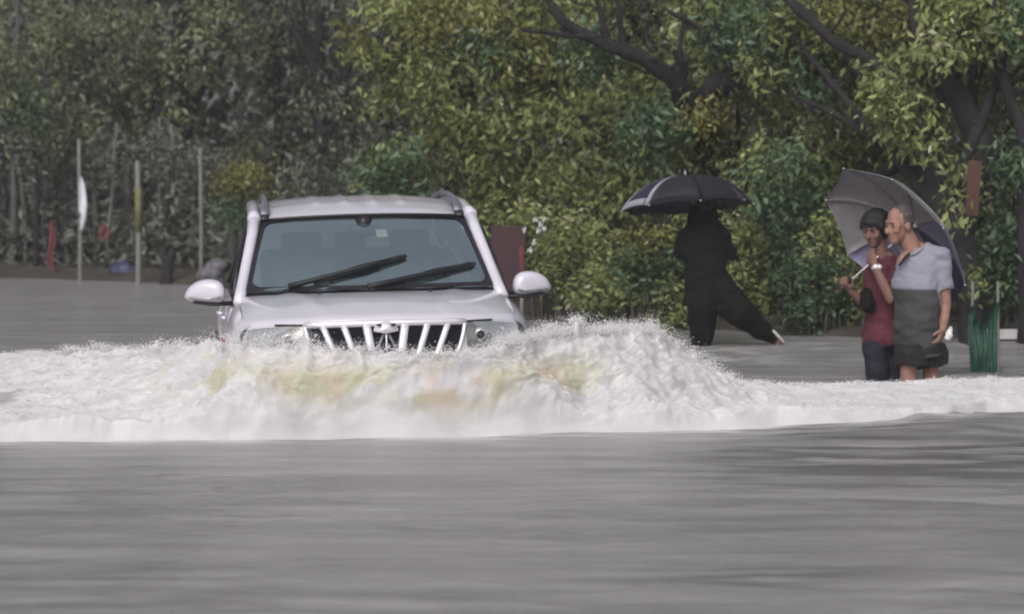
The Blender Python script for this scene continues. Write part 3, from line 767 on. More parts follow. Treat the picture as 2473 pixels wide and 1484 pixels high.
# left: taller, greyer trees farther back
GRP_L = 'trees on the far left bank'
left = [  # trunk px, depth, trunk top px, radius, crown patches (px, py, rx, rz), leaf mat, label
    (28, 44, 40, .05, [(40, 60, .6, .7), (90, 240, .55, .6), (-60, 100, .8, .9)], 'leaf_far', 'pale olive tree at the far left edge'),
    (150, 45, 170, .06, [(150, 150, .8, .7), (230, 60, .8, .6), (140, 310, .5, .3)], 'leaf_far', 'olive tree behind the white flag'),
    (300, 46, 320, .07, [(330, 90, .9, .7), (360, 230, .7, .5), (280, 200, .5, .4)], 'leaf_far', 'broad olive tree between the flag pole and the yellow banded pole'),
    (455, 46, 440, .10, [(470, 90, 1.0, .6), (400, 300, .5, .4), (330, 360, .35, .3)], 'leaf_far', 'tree with a thick dark trunk left of the grey pole'),
    (560, 47, 590, .06, [(590, 110, .9, .7), (640, 330, .5, .4)], 'leaf_far', 'tree with thin leaves right of the grey pole'),
    (690, 47, 660, .08, [(700, 90, .9, .7), (690, 270, .6, .5)], 'leaf_dark', 'dark tree in the gap left of the bright foliage'),
    (790, 44, 770, .09, [(830, -60, .9, .6), (760, 440, .5, .3)], 'leaf_dark', 'bare dark trunk next to the bright foliage edge'),
    (-90, 45, -60, .07, [(-100, 200, .9, 1.0), (-180, 20, 1.0, .9)], 'leaf_far', 'tree past the left edge of the flooded bank'),
]
for px, Y, tx, r, cr, lm, lb in left:
    b = (at(px, 700, Y)[0], Y, .25)
    ells = [(at(a, c, Y - .4 + rnd.uniform(-.5, .5)), (rx, .7, rz)) for a, c, rx, rz in cr] + [(at(px, -350, Y), (1.6, 1.3, 1.2))]
    limbs = []
    if px == 790:
        limbs = [([at(790, 300, 44), at(775, 200, 43.8), at(745, 130, 43.8), at(700, 60, 44)], [.08, .08, .06, .04]), ([at(790, 340, 44), at(850, 190, 43.7), at(820, 150, 43.6), at(800, 60, 43.6)], [.05, .045, .04, .03])]
    if px == 455:
        limbs = [([at(452, 330, 46), at(470, 240, 45.7), at(520, 170, 45.6), at(560, 90, 45.6)], [.07, .06, .05, .03])]
    tree('bank_tree', lb, 'tree', b, [(b[0], Y, .1), at(px + 6, 560, Y), at((px + tx) / 2, 380, Y), at(tx, 130, Y), at(tx + 10, -250, Y)], r, r * .6, ells, 5200, .105, lm, GRP_L, 'bark' if r > .075 else 'bark_grey', limbs, cl=.17, twigs=10,
         extra=[([(at(50, 260, 43.4), (.3, .3, .35))], 350, .10, 'leaf_green')] if px == 28 else ())

# slender saplings in the gloom
SAP = 'saplings in the gloom of the far bank'
for k, px in enumerate([8, 34, 62, 88, 112, 140, 214, 236, 262, 352, 372, 395, 414, 436, 462, 512, 530, 700, 726, 755, 835, 880, 1290, 1345, 1440, 1500, 1540, 2005, 2170, 2420]):
    Y = (42.5 + 3 * rnd.random()) if px < 1000 else (33.6 + 1.5 * rnd.random())
    b = np.array([at(px, 700, Y)[0], Y, .2])
    left_ = px < 1000
    root = empty('sapling', b, 'thin pale upright sapling among the dim stems behind the flag pole' if left_ else 'thin dark sapling among the bushes behind the wave crest', 'sapling', SAP if left_ else 'saplings among the right hand bushes')
    tp = rnd.uniform(250, 440) if px < 1000 else rnd.uniform(420, 600)
    q = wob([b * 0 + np.array([0, 0, -.2]), at(px + rnd.uniform(-12, 12), (700 + tp) / 2, Y) - b, at(px + rnd.uniform(-25, 25), tp, Y) - b], .02, 5)
    MB().tube(q, np.linspace(rnd.uniform(.028, .055) if left_ else rnd.uniform(.018, .03), .016, len(q)), 6).build('trunk', M['bark_pale' if left_ and k % 3 else ('bark_grey' if k % 3 == 1 else 'bark')], root)
    p, t = clumped([(q[-1] * np.array([1, 1, .75]), (.2, .2, .45))], 330, 15, .08, .3)
    o = leaves('crown', p, .085, M['leaf_dark'], root, .5, t); o['kind'] = 'stuff'

# undergrowth and the wood closing the view
n = 26000
ux = rng.uniform(-13, 8, n); uy = bank_y(ux) + 1.2 + rng.gamma(2.0, 1.2, n)
uz = .12 + np.abs(rng.normal(0, .35, n)) + .25 * sstep(-.2, .4, fbm(np.stack([ux * .8, uy * .5, 0 * ux], 1), 3)) * rng.random(n) * 2.2
ud = rng.normal(0, .75, (n, 3)); ud[:, 2] = .6 * rng.normal(.3, 1, n); ud /= np.linalg.norm(ud, axis=1)[:, None]
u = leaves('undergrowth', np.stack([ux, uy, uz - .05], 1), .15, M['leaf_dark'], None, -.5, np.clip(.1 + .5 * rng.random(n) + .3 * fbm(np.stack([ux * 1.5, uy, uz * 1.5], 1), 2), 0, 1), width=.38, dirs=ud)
tag(u, 'dim undergrowth covering the bank under the trees', 'undergrowth', kind='stuff')
n = 170000
vx = rng.uniform(-24, 24, n); vy = np.where(rng.random(n) < .5, rng.uniform(47.5, 52, n), rng.uniform(53, 60, n)); vy -= np.clip(vx, 0, 24) * .45
vz = .3 + 10.2 * rng.random(n)
cl_ = sstep(-.25, .15, fbm(np.stack([vx * .55, vy * .4, vz * .6], 1), 3))
keep = rng.random(n) < .35 + .65 * cl_
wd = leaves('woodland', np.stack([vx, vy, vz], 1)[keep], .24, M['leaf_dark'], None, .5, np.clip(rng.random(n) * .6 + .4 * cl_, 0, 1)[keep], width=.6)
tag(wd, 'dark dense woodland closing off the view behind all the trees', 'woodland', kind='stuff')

# ------------------------------------------------------------------ THE WHITE VEHICLE
# local frame: x to the photo's right, y backwards from the nose, z up from the road
CAR_P = np.array([-0.76, 20.0, -0.32])
car = empty('suv', CAR_P, 'white sport utility vehicle ploughing through the flood behind its own bow wave', 'car', rot=(0, math.radians(-1.2), math.radians(6.2)))

def fas(x, z):       # nose surface: distance back at (x, z)
    x = np.abs(x)
    return 0.36 * (x / .88) ** 2.8 + 0.07 * np.clip((z - .72) / .33, 0, 1.5) ** 2 + 0.10 * np.clip((.45 - z) / .2, 0, 1) ** 2
def side(y, z):      # half width of the body side at (y, z)
    y = np.asarray(y, float); z = np.asarray(z, float)
    w = np.interp(y, [0.3, .55, .9, 1.4, 2.2, 3.2, 3.9, 4.4, 4.6], [.895, .945, .952, .935, .93, .935, .945, .90, .84])
    v = np.interp(z, [.25, .4, .6, .8, .92, 1.0, 1.06, 1.12, 1.16], [-.05, -.015, -.01, .0, .004, -.006, -.025, -.055, -.075])
    vf = np.interp(z, [.25, .4, .6, .8, .92, 1.0, 1.06, 1.11, 1.14, 1.16], [-.05, -.015, -.01, .0, .006, .004, -.002, -.016, -.042, -.075])
    v = v + (vf - v) * (1 - sstep(1.25, 1.6, y))
    fl = 0.075 * np.exp(-((y - .80) / .42) ** 2) + 0.045 * np.exp(-((y - 3.55) / .45) ** 2)
    return w + v + fl * np.clip(1 - ((z - .82) / .24) ** 2, 0, 1)

# nose skin
xs = np.linspace(-.90, .90, 49); zs = np.linspace(.22, 1.03, 26)
XX, ZZ = np.meshgrid(xs, zs, indexing='ij')
ZZ = .22 + (ZZ - .22) * (1 - .055 * (np.abs(XX) / .9) ** 3)
XX = XX * (1 - .055 * sstep(.80, 1.0, ZZ))
G = np.stack([XX, fas(XX, ZZ), ZZ], -1)
MB().grid(G, flip=True).build('front_bumper', M['paint'], car)
# wings + flanks
yl = np.concatenate([np.linspace(.36, 1.4, 22), np.linspace(1.5, 4.6, 28)]); zl = np.linspace(.22, 1.16, 24)
YY, ZZ = np.meshgrid(yl, zl, indexing='ij')
body = MB()
for sgn in (-1, 1):
    top = np.interp(YY, [.3, .4, .7, 1.0, 1.45, 4.6], [.985, 1.0, 1.045, 1.075, 1.13, 1.16])
    Z2 = .22 + (ZZ - .22) / .94 * (top - .22)
    rel = (ZZ - .22) / .94
    Zs = .22 + rel * .94
    inw = 0.0
    body.grid(np.stack([sgn * side(YY, Zs), YY + 0 * ZZ, Z2], -1), flip=(sgn > 0))
# tail
zt = np.linspace(.3, 1.16, 10); xt = np.linspace(-.80, .80, 14)
XX, ZZ = np.meshgrid(xt, zt, indexing='ij')
body.grid(np.stack([XX * (1 - 0 * ZZ), 4.66 - .12 * (np.abs(XX) / .8) ** 3, ZZ], -1))
# scuttle and floor that close the shell
body.grid(np.stack(np.meshgrid(np.linspace(-.84, .84, 5), np.linspace(.5, 4.5, 8), [.32], indexing='ij'), -1)[:, :, 0])
body.build('body', M['paint'], car)

# bonnet
U, T = np.meshgrid(np.linspace(-1, 1, 41), np.linspace(0, 1, 30), indexing='ij')
wf, wr = .868, .875
hx = U * (wf + (wr - wf) * T)
yf = fas(hx, 1.02) - .025; yr = 1.20 + .20 * U ** 2
hy = yf + (yr - yf) * T
zf = 1.038 - .035 * U ** 2; zr = 1.148 - .02 * U ** 2
hz = zf + (zr - zf) * (1 - (1 - T) ** 1.7) + .022 * (1 - U ** 2) * np.sin(np.pi * T)
hz += .012 * np.exp(-((np.abs(U) - (.40 + .22 * T)) / .055) ** 2) * sstep(0, .25, T)      # pressed ridges
hz -= .045 * (1 - sstep(0, .07, T)) ** 2                                                   # rolled lip
hz -= .02 * sstep(.93, 1.0, np.abs(U))
MB().grid(np.stack([hx, hy, hz], -1), flip=True).build('bonnet', M['paint'], car)
lip = MB()
G = np.stack([hx[:, 0], hy[:, 0] + .006, hz[:, 0] - .003], -1)
lip.tube(G[1:-1], [.006] * (len(G) - 2), 6); lip.build('bonnet_gap', M['black_plastic'], car)
# washer nozzles
for sx in (-.36, .36):
    MB().tube([(sx, .98, 1.135), (sx, 1.02, 1.160)], [.018, .010], 8).build('washer_nozzle', M['black_plastic'], car)
# scuttle panel under the wipers
U, T = np.meshgrid(np.linspace(-1, 1, 25), np.linspace(0, 1, 5), indexing='ij')
MB().grid(np.stack([U * .86, 1.17 + .21 * U ** 2 + .13 * T, 1.132 - .02 * U ** 2 + .03 * T - .02 * (1 - T)], -1), flip=True).build('scuttle', M['black_plastic'], car)

# windscreen
def ws(u, v):        # u -1..1 across, v 0..1 up
    xb, xt = .835, .685
    x = u * (xb + (xt - xb) * v)
    y = (1.24 + .24 * u ** 2) * (1 - v) + (2.06 + .10 * u ** 2) * v
    z = (1.160 - .004 * u ** 2) * (1 - v) + (1.628 - .022 * u ** 2) * v + .035 * np.sin(np.pi * v) * (1 - .25 * u ** 2)
    return np.stack([x, y, z], -1)
U, V_ = np.meshgrid(np.linspace(-1, 1, 33), np.linspace(0, 1, 19), indexing='ij')
screen = MB().grid(ws(U, V_), flip=True).build('windscreen', M['windscreen'], car)
# black printed border with rounded corners
def rrect(n, hw, hh, r):
    P = []
    for cx, cy, a0 in ((hw - r, hh - r, 0), (-hw + r, hh - r, 90), (-hw + r, -hh + r, 180), (hw - r, -hh + r, 270)):
        for k in range(n):
            a = math.radians(a0 + 90 * k / (n - 1)); P.append((cx + r * math.cos(a), cy + r * math.sin(a)))
    return np.array(P)
def ring_on(surf, outer, inner, off, name, m, par):
    nO = len(outer)
    def dens(P): 
        out = []
        for i in range(len(P)):
            for t in np.linspace(0, 1, 6)[:-1]: out.append(P[i] * (1 - t) + P[(i + 1) % len(P)] * t)
        return np.array(out)
    A, B = dens(outer), dens(inner); k = len(A)
    pa, pb = surf(A[:, 0], A[:, 1]) + off, surf(B[:, 0], B[:, 1]) + off
    return MB().add(np.vstack([pa, pb]), [(i, (i + 1) % k, k + (i + 1) % k, k + i) for i in range(k)]).build(name, m, par)
O1 = rrect(5, 1.0, .5, .02); I1 = rrect(5, .955, .455, .09)
O1[:, 1] += .5; I1[:, 1] += .5
ring_on(ws, O1, I1, np.array([0, -.004, .004]), 'windscreen_border', M['black_plastic'], screen)

# pillars / roof sides
def cant(y):         # top rail of the side glass
    return np.interp(y, [2.1, 2.6, 3.2, 3.9, 4.35, 4.6], [.742, .73, .72, .70, .66, .64]), np.interp(y, [2.1, 2.6, 3.2, 3.9, 4.35, 4.6], [1.615, 1.672, 1.685, 1.655, 1.58, 1.48])
for sgn in (-1, 1):
    P = [(sgn * .872, 1.36, 1.085), (sgn * .855, 1.50, 1.165), (sgn * .808, 1.72, 1.342), (sgn * .760, 1.96, 1.52), (sgn * .738, 2.15, 1.632)]
    MB().tube(P, [(.042, .03), (.038, .032), (.036, .035), (.038, .035), (.046, .035)], 12, side=(1, 0, 0)).build('windscreen_pillar', M['paint'], car)
    ys = np.linspace(2.1, 4.5, 16); cx, cz = cant(ys)
    MB().tube(np.stack([sgn * cx, ys, cz], -1), [(.045, .045)] * 16, 10, side=(1, 0, 0)).build('roof_side', M['paint'], car)
    # side glass and blackened door pillars
    ys = np.linspace(1.62, 4.35, 20)
    cx, cz = cant(np.maximum(ys, 2.12))
    fz = np.clip((ys - 1.50) / .62, 0, 1); topx = .90 + (cx - .90) * fz; topz = 1.13 + (cz - .02 - 1.13) * fz
    Gs = np.zeros((20, 6, 3))
    for j in range(6):
        t = j / 5
        Gs[:, j, 0] = sgn * ((.892 - .0) * (1 - t) + topx * t); Gs[:, j, 1] = ys; Gs[:, j, 2] = 1.125 * (1 - t) + topz * t
    MB().grid(Gs, flip=(sgn > 0)).build('side_window', M['side_glass'], car)
    for yb, wd_ in ((2.72, .05), (3.62, .05)):
        cx, cz = cant(yb)
        MB().tube([(sgn * .905, yb, 1.10), (sgn * (cx + .012), yb + .05, cz - .02)], [(.014, wd_)] * 2, 8, side=(1, 0, 0)).build('door_pillar', M['black_plastic'], car)
    MB().tube([(sgn * .908, y, 1.12) for y in np.linspace(1.5, 4.4, 8)], [.014] * 8, 6).build('window_sill_trim', M['black_plastic'], car)
    # black window guide along the front of the door glass
    MB().tube([(sgn * .905, 1.52, 1.135), (sgn * .862, 1.78, 1.335), (sgn * .81, 2.02, 1.515), (sgn * .775, 2.2, 1.60)], [.016] * 4, 6).build('window_frame', M['black_plastic'], car)
    # doors
    for y0, y1 in ((1.42, 2.68), (2.72, 3.30)):
        yy, zz = np.meshgrid(np.linspace(y0, y1, 12), np.linspace(.42, 1.05, 12), indexing='ij')
        d = MB().grid(np.stack([sgn * (side(yy, zz) + .006), yy, zz], -1), flip=(sgn > 0), thick=.02, dirn=(-sgn, 0, 0)).build('door', M['paint'], car)
        yh = y1 - .16
        MB().tube([(sgn * (side(yh - .1, .93) + .02), yh - .1, .93), (sgn * (side(yh, .93) + .035), yh, .932), (sgn * (side(yh + .1, .93) + .02), yh + .1, .93)], [(.012, .014)] * 3, 8).build('handle', M['chrome'], d)
    # lower cladding
    yy, zz = np.meshgrid(np.linspace(.42, 4.5, 40), np.linspace(.26, .42, 4), indexing='ij')
    MB().grid(np.stack([sgn * (side(yy, zz) + .012), yy, zz], -1), flip=(sgn > 0)).build('sill_cladding', M['black_plastic'], car)
    # wheel arches and wheels
    for yw in (.88, 3.58):
        a = np.linspace(math.radians(-10), math.radians(190), 20)
        MB().tube([(sgn * (side(yw + .40 * math.cos(t), .36 + .40 * math.sin(t)) + .006), yw + .40 * math.cos(t), .36 + .40 * math.sin(t)) for t in a], [.022] * 20, 6).build('arch_trim', M['black_plastic'], car)
        w = empty('wheel', (0, 0, 0), None, None); w.parent = car; w.location = (sgn * .90, yw, .345)
        tyre = MB()
        pr = [(-.11, .25), (-.115, .32), (-.09, .348), (.09, .348), (.115, .32), (.11, .25)]
        n = 28; V = []; F = []
        for i in range(n):
            t = 2 * math.pi * i / n
            V += [(sgn * px_, r * math.cos(t), r * math.sin(t)) for px_, r in pr]
        k = len(pr)
        for i in range(n):
            for j in range(k):
                F.append((i * k + j, ((i + 1) % n) * k + j, ((i + 1) % n) * k + (j + 1) % k, i * k + (j + 1) % k))
        tyre.add(V, F).build('tyre', M['tyre'], w)
        rim = MB()
        for i in range(5):
            t = 2 * math.pi * i / 5
            rim.tube([(sgn * .075, .03 * math.cos(t), .03 * math.sin(t)), (sgn * .085, .245 * math.cos(t), .245 * math.sin(t))], [(.03, .02), (.05, .02)], 6)
        rim.tube([(sgn * .03, 0, 0), (sgn * .09, 0, 0)], [.07, .06], 14)
        rim.build('rim', M['rim'], w)

# roof
U, T = np.meshgrid(np.linspace(-1, 1, 45), np.linspace(0, 1, 36), indexing='ij')
ry_ = (2.045 + .10 * U ** 2) + T * 2.35
cxr, _ = cant(np.clip(ry_, 2.1, 4.6))
rx_ = U * (cxr - .012)
zc = np.interp(ry_, [2.0, 2.08, 2.2, 2.5, 2.9, 3.3, 3.9, 4.3, 4.6], [1.628, 1.642, 1.668, 1.712, 1.742, 1.744, 1.715, 1.665, 1.60])
rz_ = zc - .055 * np.abs(U) ** 3 + 0.0
for xr in (-.30, -.10, .10, .30):      # pressed roof ribs
    rz_ += .012 * np.exp(-((rx_ - xr) / .022) ** 2) * sstep(.12, .2, T) * (1 - sstep(.85, .95, T))
MB().grid(np.stack([rx_, ry_, rz_], -1), flip=True).build('roof', M['paint'], car)
MB().tube([(x, 2.040 + .10 * (x / .69) ** 2, 1.634 - .022 * (x / .685) ** 2) for x in np.linspace(-.69, .69, 15)], [.010] * 15, 6).build('windscreen_seal', M['black_plastic'], car)
for sgn in (-1, 1):
    # ditch strip and roof rail
    MB().tube([(sgn * .672, 2.12, 1.612), (sgn * .668, 2.26, 1.656), (sgn * .664, 2.42, 1.685)], [(.034, .012)] * 3, 8, side=(1, 0, 0)).build('roof_ditch_trim', M['black_plastic'], car)
    r = MB().tube([(sgn * .665, 2.20, 1.640), (sgn * .662, 2.30, 1.690), (sgn * .658, 2.45, 1.725), (sgn * .650, 2.7, 1.750), (sgn * .645, 3.2, 1.755), (sgn * .635, 3.7, 1.73), (sgn * .62, 4.05, 1.66)],
                  [(.034, .016), (.033, .018), (.024, .02), (.02, .016), (.02, .016), (.02, .016), (.03, .015)], 10, side=(1, 0, 0)).build('roof_rail', M['rail'], car)
# tailgate glass frame
MB().tube([(x, 4.40 + .02 * abs(x), 1.62 - .08 * (abs(x) / .64) ** 4) for x in np.linspace(-.64, .64, 11)], [(.05, .05)] * 11, 8).build('tailgate_top', M['paint'], car)
U, T = np.meshgrid(np.linspace(-1, 1, 9), np.linspace(0, 1, 5), indexing='ij')
MB().grid(np.stack([U * (.80 - .17 * T), 4.66 - .22 * T - .05 * U ** 2, 1.14 + .44 * T], -1)).build('rear_window', M['bright_pane'], car)

# grille: dark mesh with slanting bright slats on top
U, T = np.meshgrid(np.linspace(-1, 1, 31), np.linspace(0, 1, 9), indexing='ij')
gz = 1.006 - T * .27
gx_ = U * (.505 - .10 * T)
grille = MB().grid(np.stack([gx_, fas(gx_, gz) - .006, gz], -1)).build('grille', M['grille_dark'], car)
def on_nose(P, off): 
    P = np.array(P, float); return np.stack([P[:, 0], fas(P[:, 0], P[:, 1]) - off, P[:, 1]], -1)
def bar(P, w, d, name, par=None, m='chrome', off=.016):
    Q = on_nose(P, off)
    o = MB().tube(Q, [(w, d)] * len(Q), 8, side=(1, 0, .0)).build(name, M[m], par or grille); return o
# photo: slots narrow at the flanks, each slat leaning towards the badge at its foot
slots_top = [-.455, -.335, -.205, -.10]; 
for sgn in (-1, 1):
    for tx_, bx_, w in ((.395, .285, .020), (.265, .172, .021), (.122, .075, .027)):
        bar([(sgn * (tx_ + (bx_ - tx_) * t), 1.005 - .27 * t) for t in np.linspace(0, 1, 6)], w, .012, 'grille_slat')
    bar([(sgn * (.502 - .03 * t - .07 * t ** 2), 1.012 - .28 * t) for t in np.linspace(0, 1, 8)], .013, .014, 'grille_side', off=.012)
    Q = on_nose([(sgn * x, .742 + .02 * (x / .4) ** 2) for x in np.linspace(.0, .41, 9)], .012)
    MB().tube(Q, [(.03, .014)] * 9, 8, side=(0, 0, 1)).build('grille_foot', M['chrome'], grille)
Q = on_nose([(x, 1.006 - .006 * (x / .5) ** 2) for x in np.linspace(-.50, .50, 17)], .014)
MB().tube(Q, [(.022, .016)] * 17, 8, side=(0, 0, 1)).build('grille_top_bar', M['chrome'], grille)
# badge: bright half dome with two dark eyes and a parted stem
em = MB()
a = np.linspace(0, math.pi, 13)
dome = np.array([(0, .945)] + [(.078 * math.cos(t), .958 + .062 * math.sin(t)) for t in a])
top = on_nose(dome, .052); top[1:, 1] += .02; bot = on_nose(dome, .012)
k = len(dome)
em.add(np.vstack([top, bot]), [(0, i, i + 1) for i in range(1, k - 1)] + [(i, i + k, i + 1 + k, i + 1) for i in range(1, k - 1)] + [(0, k - 1, 2 * k - 1, k), (0, k, k + 1, 1)])
badge = em.build('badge', M['chrome'], grille)
for sgn in (-1, 1):
    MB().ell((sgn * .044, fas(0, .99) - .054, .998), (.018, .006, .008)).build('badge_mark', M['grille_dark'], badge)
    MB().tube(on_nose([(sgn * .012, .945), (sgn * .035, .90), (sgn * .055, .85), (sgn * .06, .80)], .022), [(.010, .006)] * 4, 6, side=(1, 0, 0)).build('badge_wing', M['rail'], badge)
MB().tube(on_nose([(0, .99), (0, .92), (0, .86), (0, .80)], .03), [(.006, .006)] * 4, 6, side=(1, 0, 0)).build('badge_stem', M['chrome'], badge)

# headlights
for sgn in (-1, 1):
    U, T = np.meshgrid(np.linspace(0, 1, 22), np.linspace(0, 1, 8), indexing='ij')
    lx = .508 + .345 * U
    zt_ = .998 - .030 * U ** 2
    zb_ = .845 - .04 * np.sin(np.pi * U) + .03 * U
    lz = zt_ + (zb_ - zt_) * T
    ly = fas(lx, lz)
    hl = MB().grid(np.stack([sgn * lx, ly - .008, lz], -1), flip=(sgn < 0)).build('headlight', M['lamp_housing'], car)
    for cx_, cz_, r in ((.60, .915, .048), (.725, .925, .040)):
        MB().ell((sgn * cx_, fas(cx_, cz_) - .004, cz_), (r, .03, r)).build('projector', M['chrome'], hl)
        MB().ell((sgn * cx_, fas(cx_, cz_) - .024, cz_), (r * .6, .014, r * .6)).build('bulb_lens', M['grille_dark'], hl)
    MB().grid(np.stack([sgn * lx, ly - .045 * np.sin(np.pi * np.clip(U, .02, .98)) ** .5 * np.sin(np.pi * np.clip(T, .03, .97)) ** .5 - .01, lz], -1), flip=(sgn < 0)).build('lens', M['lamp_lens'], hl)
    Q = [(sgn * x, float(fas(x, 1.0)) - .014, 1.002) for x in np.linspace(.51, .68, 8)]
    MB().tube(Q, [.007] * 8, 6).build('lamp_brow', M['black_plastic'], hl)
    MB().tube([(sgn * (side(.52, .90) + .004), .50, .90), (sgn * (side(.58, .90) + .006), .56, .90)], [(.004, .014)] * 2, 6).build('side_reflector', M['red_lens'], car)
    # fog lamp in the lower bumper, under the foam
    MB().ell((sgn * .66, float(fas(.66, .5)), .5), (.06, .03, .045)).build('fog_lamp', M['lamp_housing'], car)
MB().box((0, -.012, .50), (.26, .008, .055)).build('number_plate_holder', M['black_plastic'], car)

# mirrors
for sgn in (-1, 1):
    # outline in (x from door outwards, z), lofted front to back
    ol = np.array([(.0, -.050), (.005, .03), (.03, .070), (.075, .086), (.13, .085), (.185, .064), (.225, .025), (.246, -.022), (.243, -.045), (.22, -.062), (.12, -.078), (.03, -.082)])
    V = []; F = []; c = np.array([.125, 0.0]); lay = [(-.085, .45), (-.075, .72), (-.05, .92), (-.015, 1.0), (.035, 1.0), (.06, .94)]
    for yy_, sc in lay:
        for p in ol:
            q = c + (p - c) * sc; V.append((sgn * (.955 + q[0] * 1.13), 1.52 + yy_ + .10 * q[0] / .24, 1.158 + q[1]))
    k = len(ol)
    for i in range(len(lay) - 1):
        for j in range(k):
            f = (i * k + j, i * k + (j + 1) % k, (i + 1) * k + (j + 1) % k, (i + 1) * k + j); F.append(f if sgn > 0 else f[::-1])
    f0 = tuple(range(k)); f1 = tuple(range((len(lay) - 1) * k, len(lay) * k)); F += [f0[::-1] if sgn > 0 else f0, f1 if sgn > 0 else f1[::-1]]
    mi = MB().add(V, F).build('door_mirror', M['paint'], car); subsurf(mi, 1)
    MB().tube([(sgn * .875, 1.58, 1.075), (sgn * .95, 1.55, 1.078), (sgn * 1.06, 1.53, 1.076), (sgn * 1.17, 1.56, 1.088)], [(.03, .016), (.04, .016), (.05, .012), (.03, .008)], 10, side=(0, 1, 0)).build('mirror_foot', M['black_plastic'], mi)
    MB().tube([(sgn * .985, 1.452, 1.124), (sgn * 1.08, 1.456, 1.118), (sgn * 1.165, 1.492, 1.118), (sgn * 1.20, 1.532, 1.120)], [(.005, .006)] * 4, 6).build('indicator', M['lamp_housing'], mi)
    gl = MB().ell((sgn * 1.085, 1.625, 1.16), (.095, .006, .062)).build('mirror_glass', M['chrome'], mi)
    MB().tube([(sgn * .90, 1.62, 1.135), (sgn * .905, 1.52, 1.11), (sgn * .895, 1.46, 1.09)], [(.012, .03)] * 3, 6).build('mirror_corner_trim', M['black_plastic'], car)

# wipers
def wiper(u0, v0, u1, v1, lift=.03):
    p0 = ws(np.array(u0), np.array(v0)); p1 = ws(np.array(u1), np.array(v1))
    uu = np.linspace(0, 1, 9)
    L = ws(u0 + (u1 - u0) * uu, v0 + (v1 - v0) * uu) + np.array([0, -.025, .02])
    arm = MB().tube(L[:6], np.linspace(.020, .012, 6), 8).build('wiper_arm', M['rubber'], car)
    ub = np.linspace(.20, 1.02, 14)
    Lb = ws(u0 + (u1 - u0) * ub, v0 + (v1 - v0) * ub) + np.array([0, -.014, .010])
    bl = MB().tube(Lb, [(.012, .014)] + [(.02, .022)] * 12 + [(.010, .012)], 6).build('wiper_blade', M['rubber'], arm)
    MB().tube(L[3:8], [.010, .016, .022, .016, .008], 6).build('wiper_clip', M['rubber'], arm)
wiper(-.66, .02, .30, .345)
wiper(-.04, .0, .88, .245)

# inside
MB().grid(np.stack([(U := np.linspace(-1, 1, 13)[:, None] * np.ones((1, 5))) * .80, (T := np.linspace(0, 1, 5)[None, :] * np.ones((13, 1))) * .42 + 1.34 + .16 * U ** 2, 1.135 - .03 * T + .02 * np.sin(3 * T)], -1), flip=True).build('dashboard', M['dash'], car)
for sgn in (-1, 1):
    s_ = empty('front_seat', (sgn * .38, 2.55, .62), None, None); s_.parent = car
    b = bevel(MB().box((0, .10, .40), (.23, .06, .32), rot=(math.radians(-14), 0, 0)).build('seat_back', M['seat'], s_, smooth=False), .05, 3)
    bevel(MB().box((0, -.2, .04), (.24, .26, .07)).build('cushion', M['seat'], s_, smooth=False), .05, 3)
    bevel(MB().box((0, .20, .80), (.13, .04, .085), rot=(math.radians(-10), 0, 0)).build('headrest', M['seat'], s_, smooth=False), .035, 3)
    for k in (-.06, .06): MB().tube([(k, .18, .68), (k, .19, .76)], [.006] * 2, 6).build('headrest_post', M['rail'], s_)
bevel(MB().box((0, 3.55, 1.0), (.66, .08, .36), rot=(math.radians(-12), 0, 0)).build('rear_bench', M['seat'], car, smooth=False), .05, 3)
for x in (-.4, .0, .4):
    bevel(MB().box((x, 3.66, 1.40), (.11, .04, .075)).build('rear_headrest', M['seat'], car, smooth=False), .03, 3)
t = np.linspace(0, 2 * math.pi, 25)
MB().tube([(-.38 + .18 * math.cos(k), 1.98 - .05 * math.sin(k), 1.10 + .17 * math.sin(k)) for k in t], [.014] * 25, 8, caps=False).build('steering_wheel', M['dash'], car)
v = MB().ell((.0, 1.95, 1.530), (.12, .025, .045)).build('rear_view_mirror', M['black_plastic'], car)
MB().tube([(0, 1.96, 1.55), (0, 2.0, 1.60)], [.03, .06], 8).build('mirror_stalk', M['black_plastic'], v)
P = ws(np.array([.10, .20, .20, .10]), np.array([.66, .66, .78, .78])) + np.array([0, .015, -.012])
MB().add(P, [(0, 1, 2, 3)]).build('permit_sticker', M['paper'], car)
U, T = np.meshgrid(np.linspace(-1, 1, 9), np.linspace(0, 1, 9), indexing='ij')
MB().grid(np.stack([U * .66, 2.16 + 2.1 * T, np.interp(2.16 + 2.1 * T, [2.0, 2.2, 2.5, 2.9, 3.3, 3.9, 4.3], [1.60, 1.625, 1.67, 1.70, 1.70, 1.67, 1.62]) - .05 * U ** 4], -1)).build('headliner', M['headliner'], car)

# ------------------------------------------------------------------ PEOPLE
M['skin'] = mat('brown_skin', (0.26, 0.135, 0.105), 0.68, var=0.22, scale=22)
M['skin_dark'] = mat('dark_brown_skin', (0.17, 0.085, 0.07), 0.68, var=0.14, scale=14)
M['hair_black'] = mat('black_hair', (0.008, 0.007, 0.008), 0.45, var=0.4, scale=30, bump=0.6, bscale=120)
M['hair_grey'] = mat('greying_hair', (0.06, 0.05, 0.047), 0.6, var=0.5, scale=40, bump=0.6, bscale=120)
M['black_cloth'] = mat('soaked_black_cloth', (0.006, 0.005, 0.006), 0.9, var=0.3, bump=0.3, bscale=40, spec=.2)
M['maroon'] = mat('maroon_cotton', (0.085, 0.014, 0.026), 0.85, var=0.25, bump=0.3, bscale=40)
M['navy_trouser'] = mat('navy_trousers', (0.008, 0.008, 0.018), 0.85, var=0.3, bump=0.3, bscale=40)
M['dark_shorts'] = mat('black_shorts', (0.007, 0.006, 0.007), 0.85, var=0.3, bump=0.3, bscale=40)
M['eye_white'] = mat('eye_white', (0.22, 0.19, 0.17), 0.3)
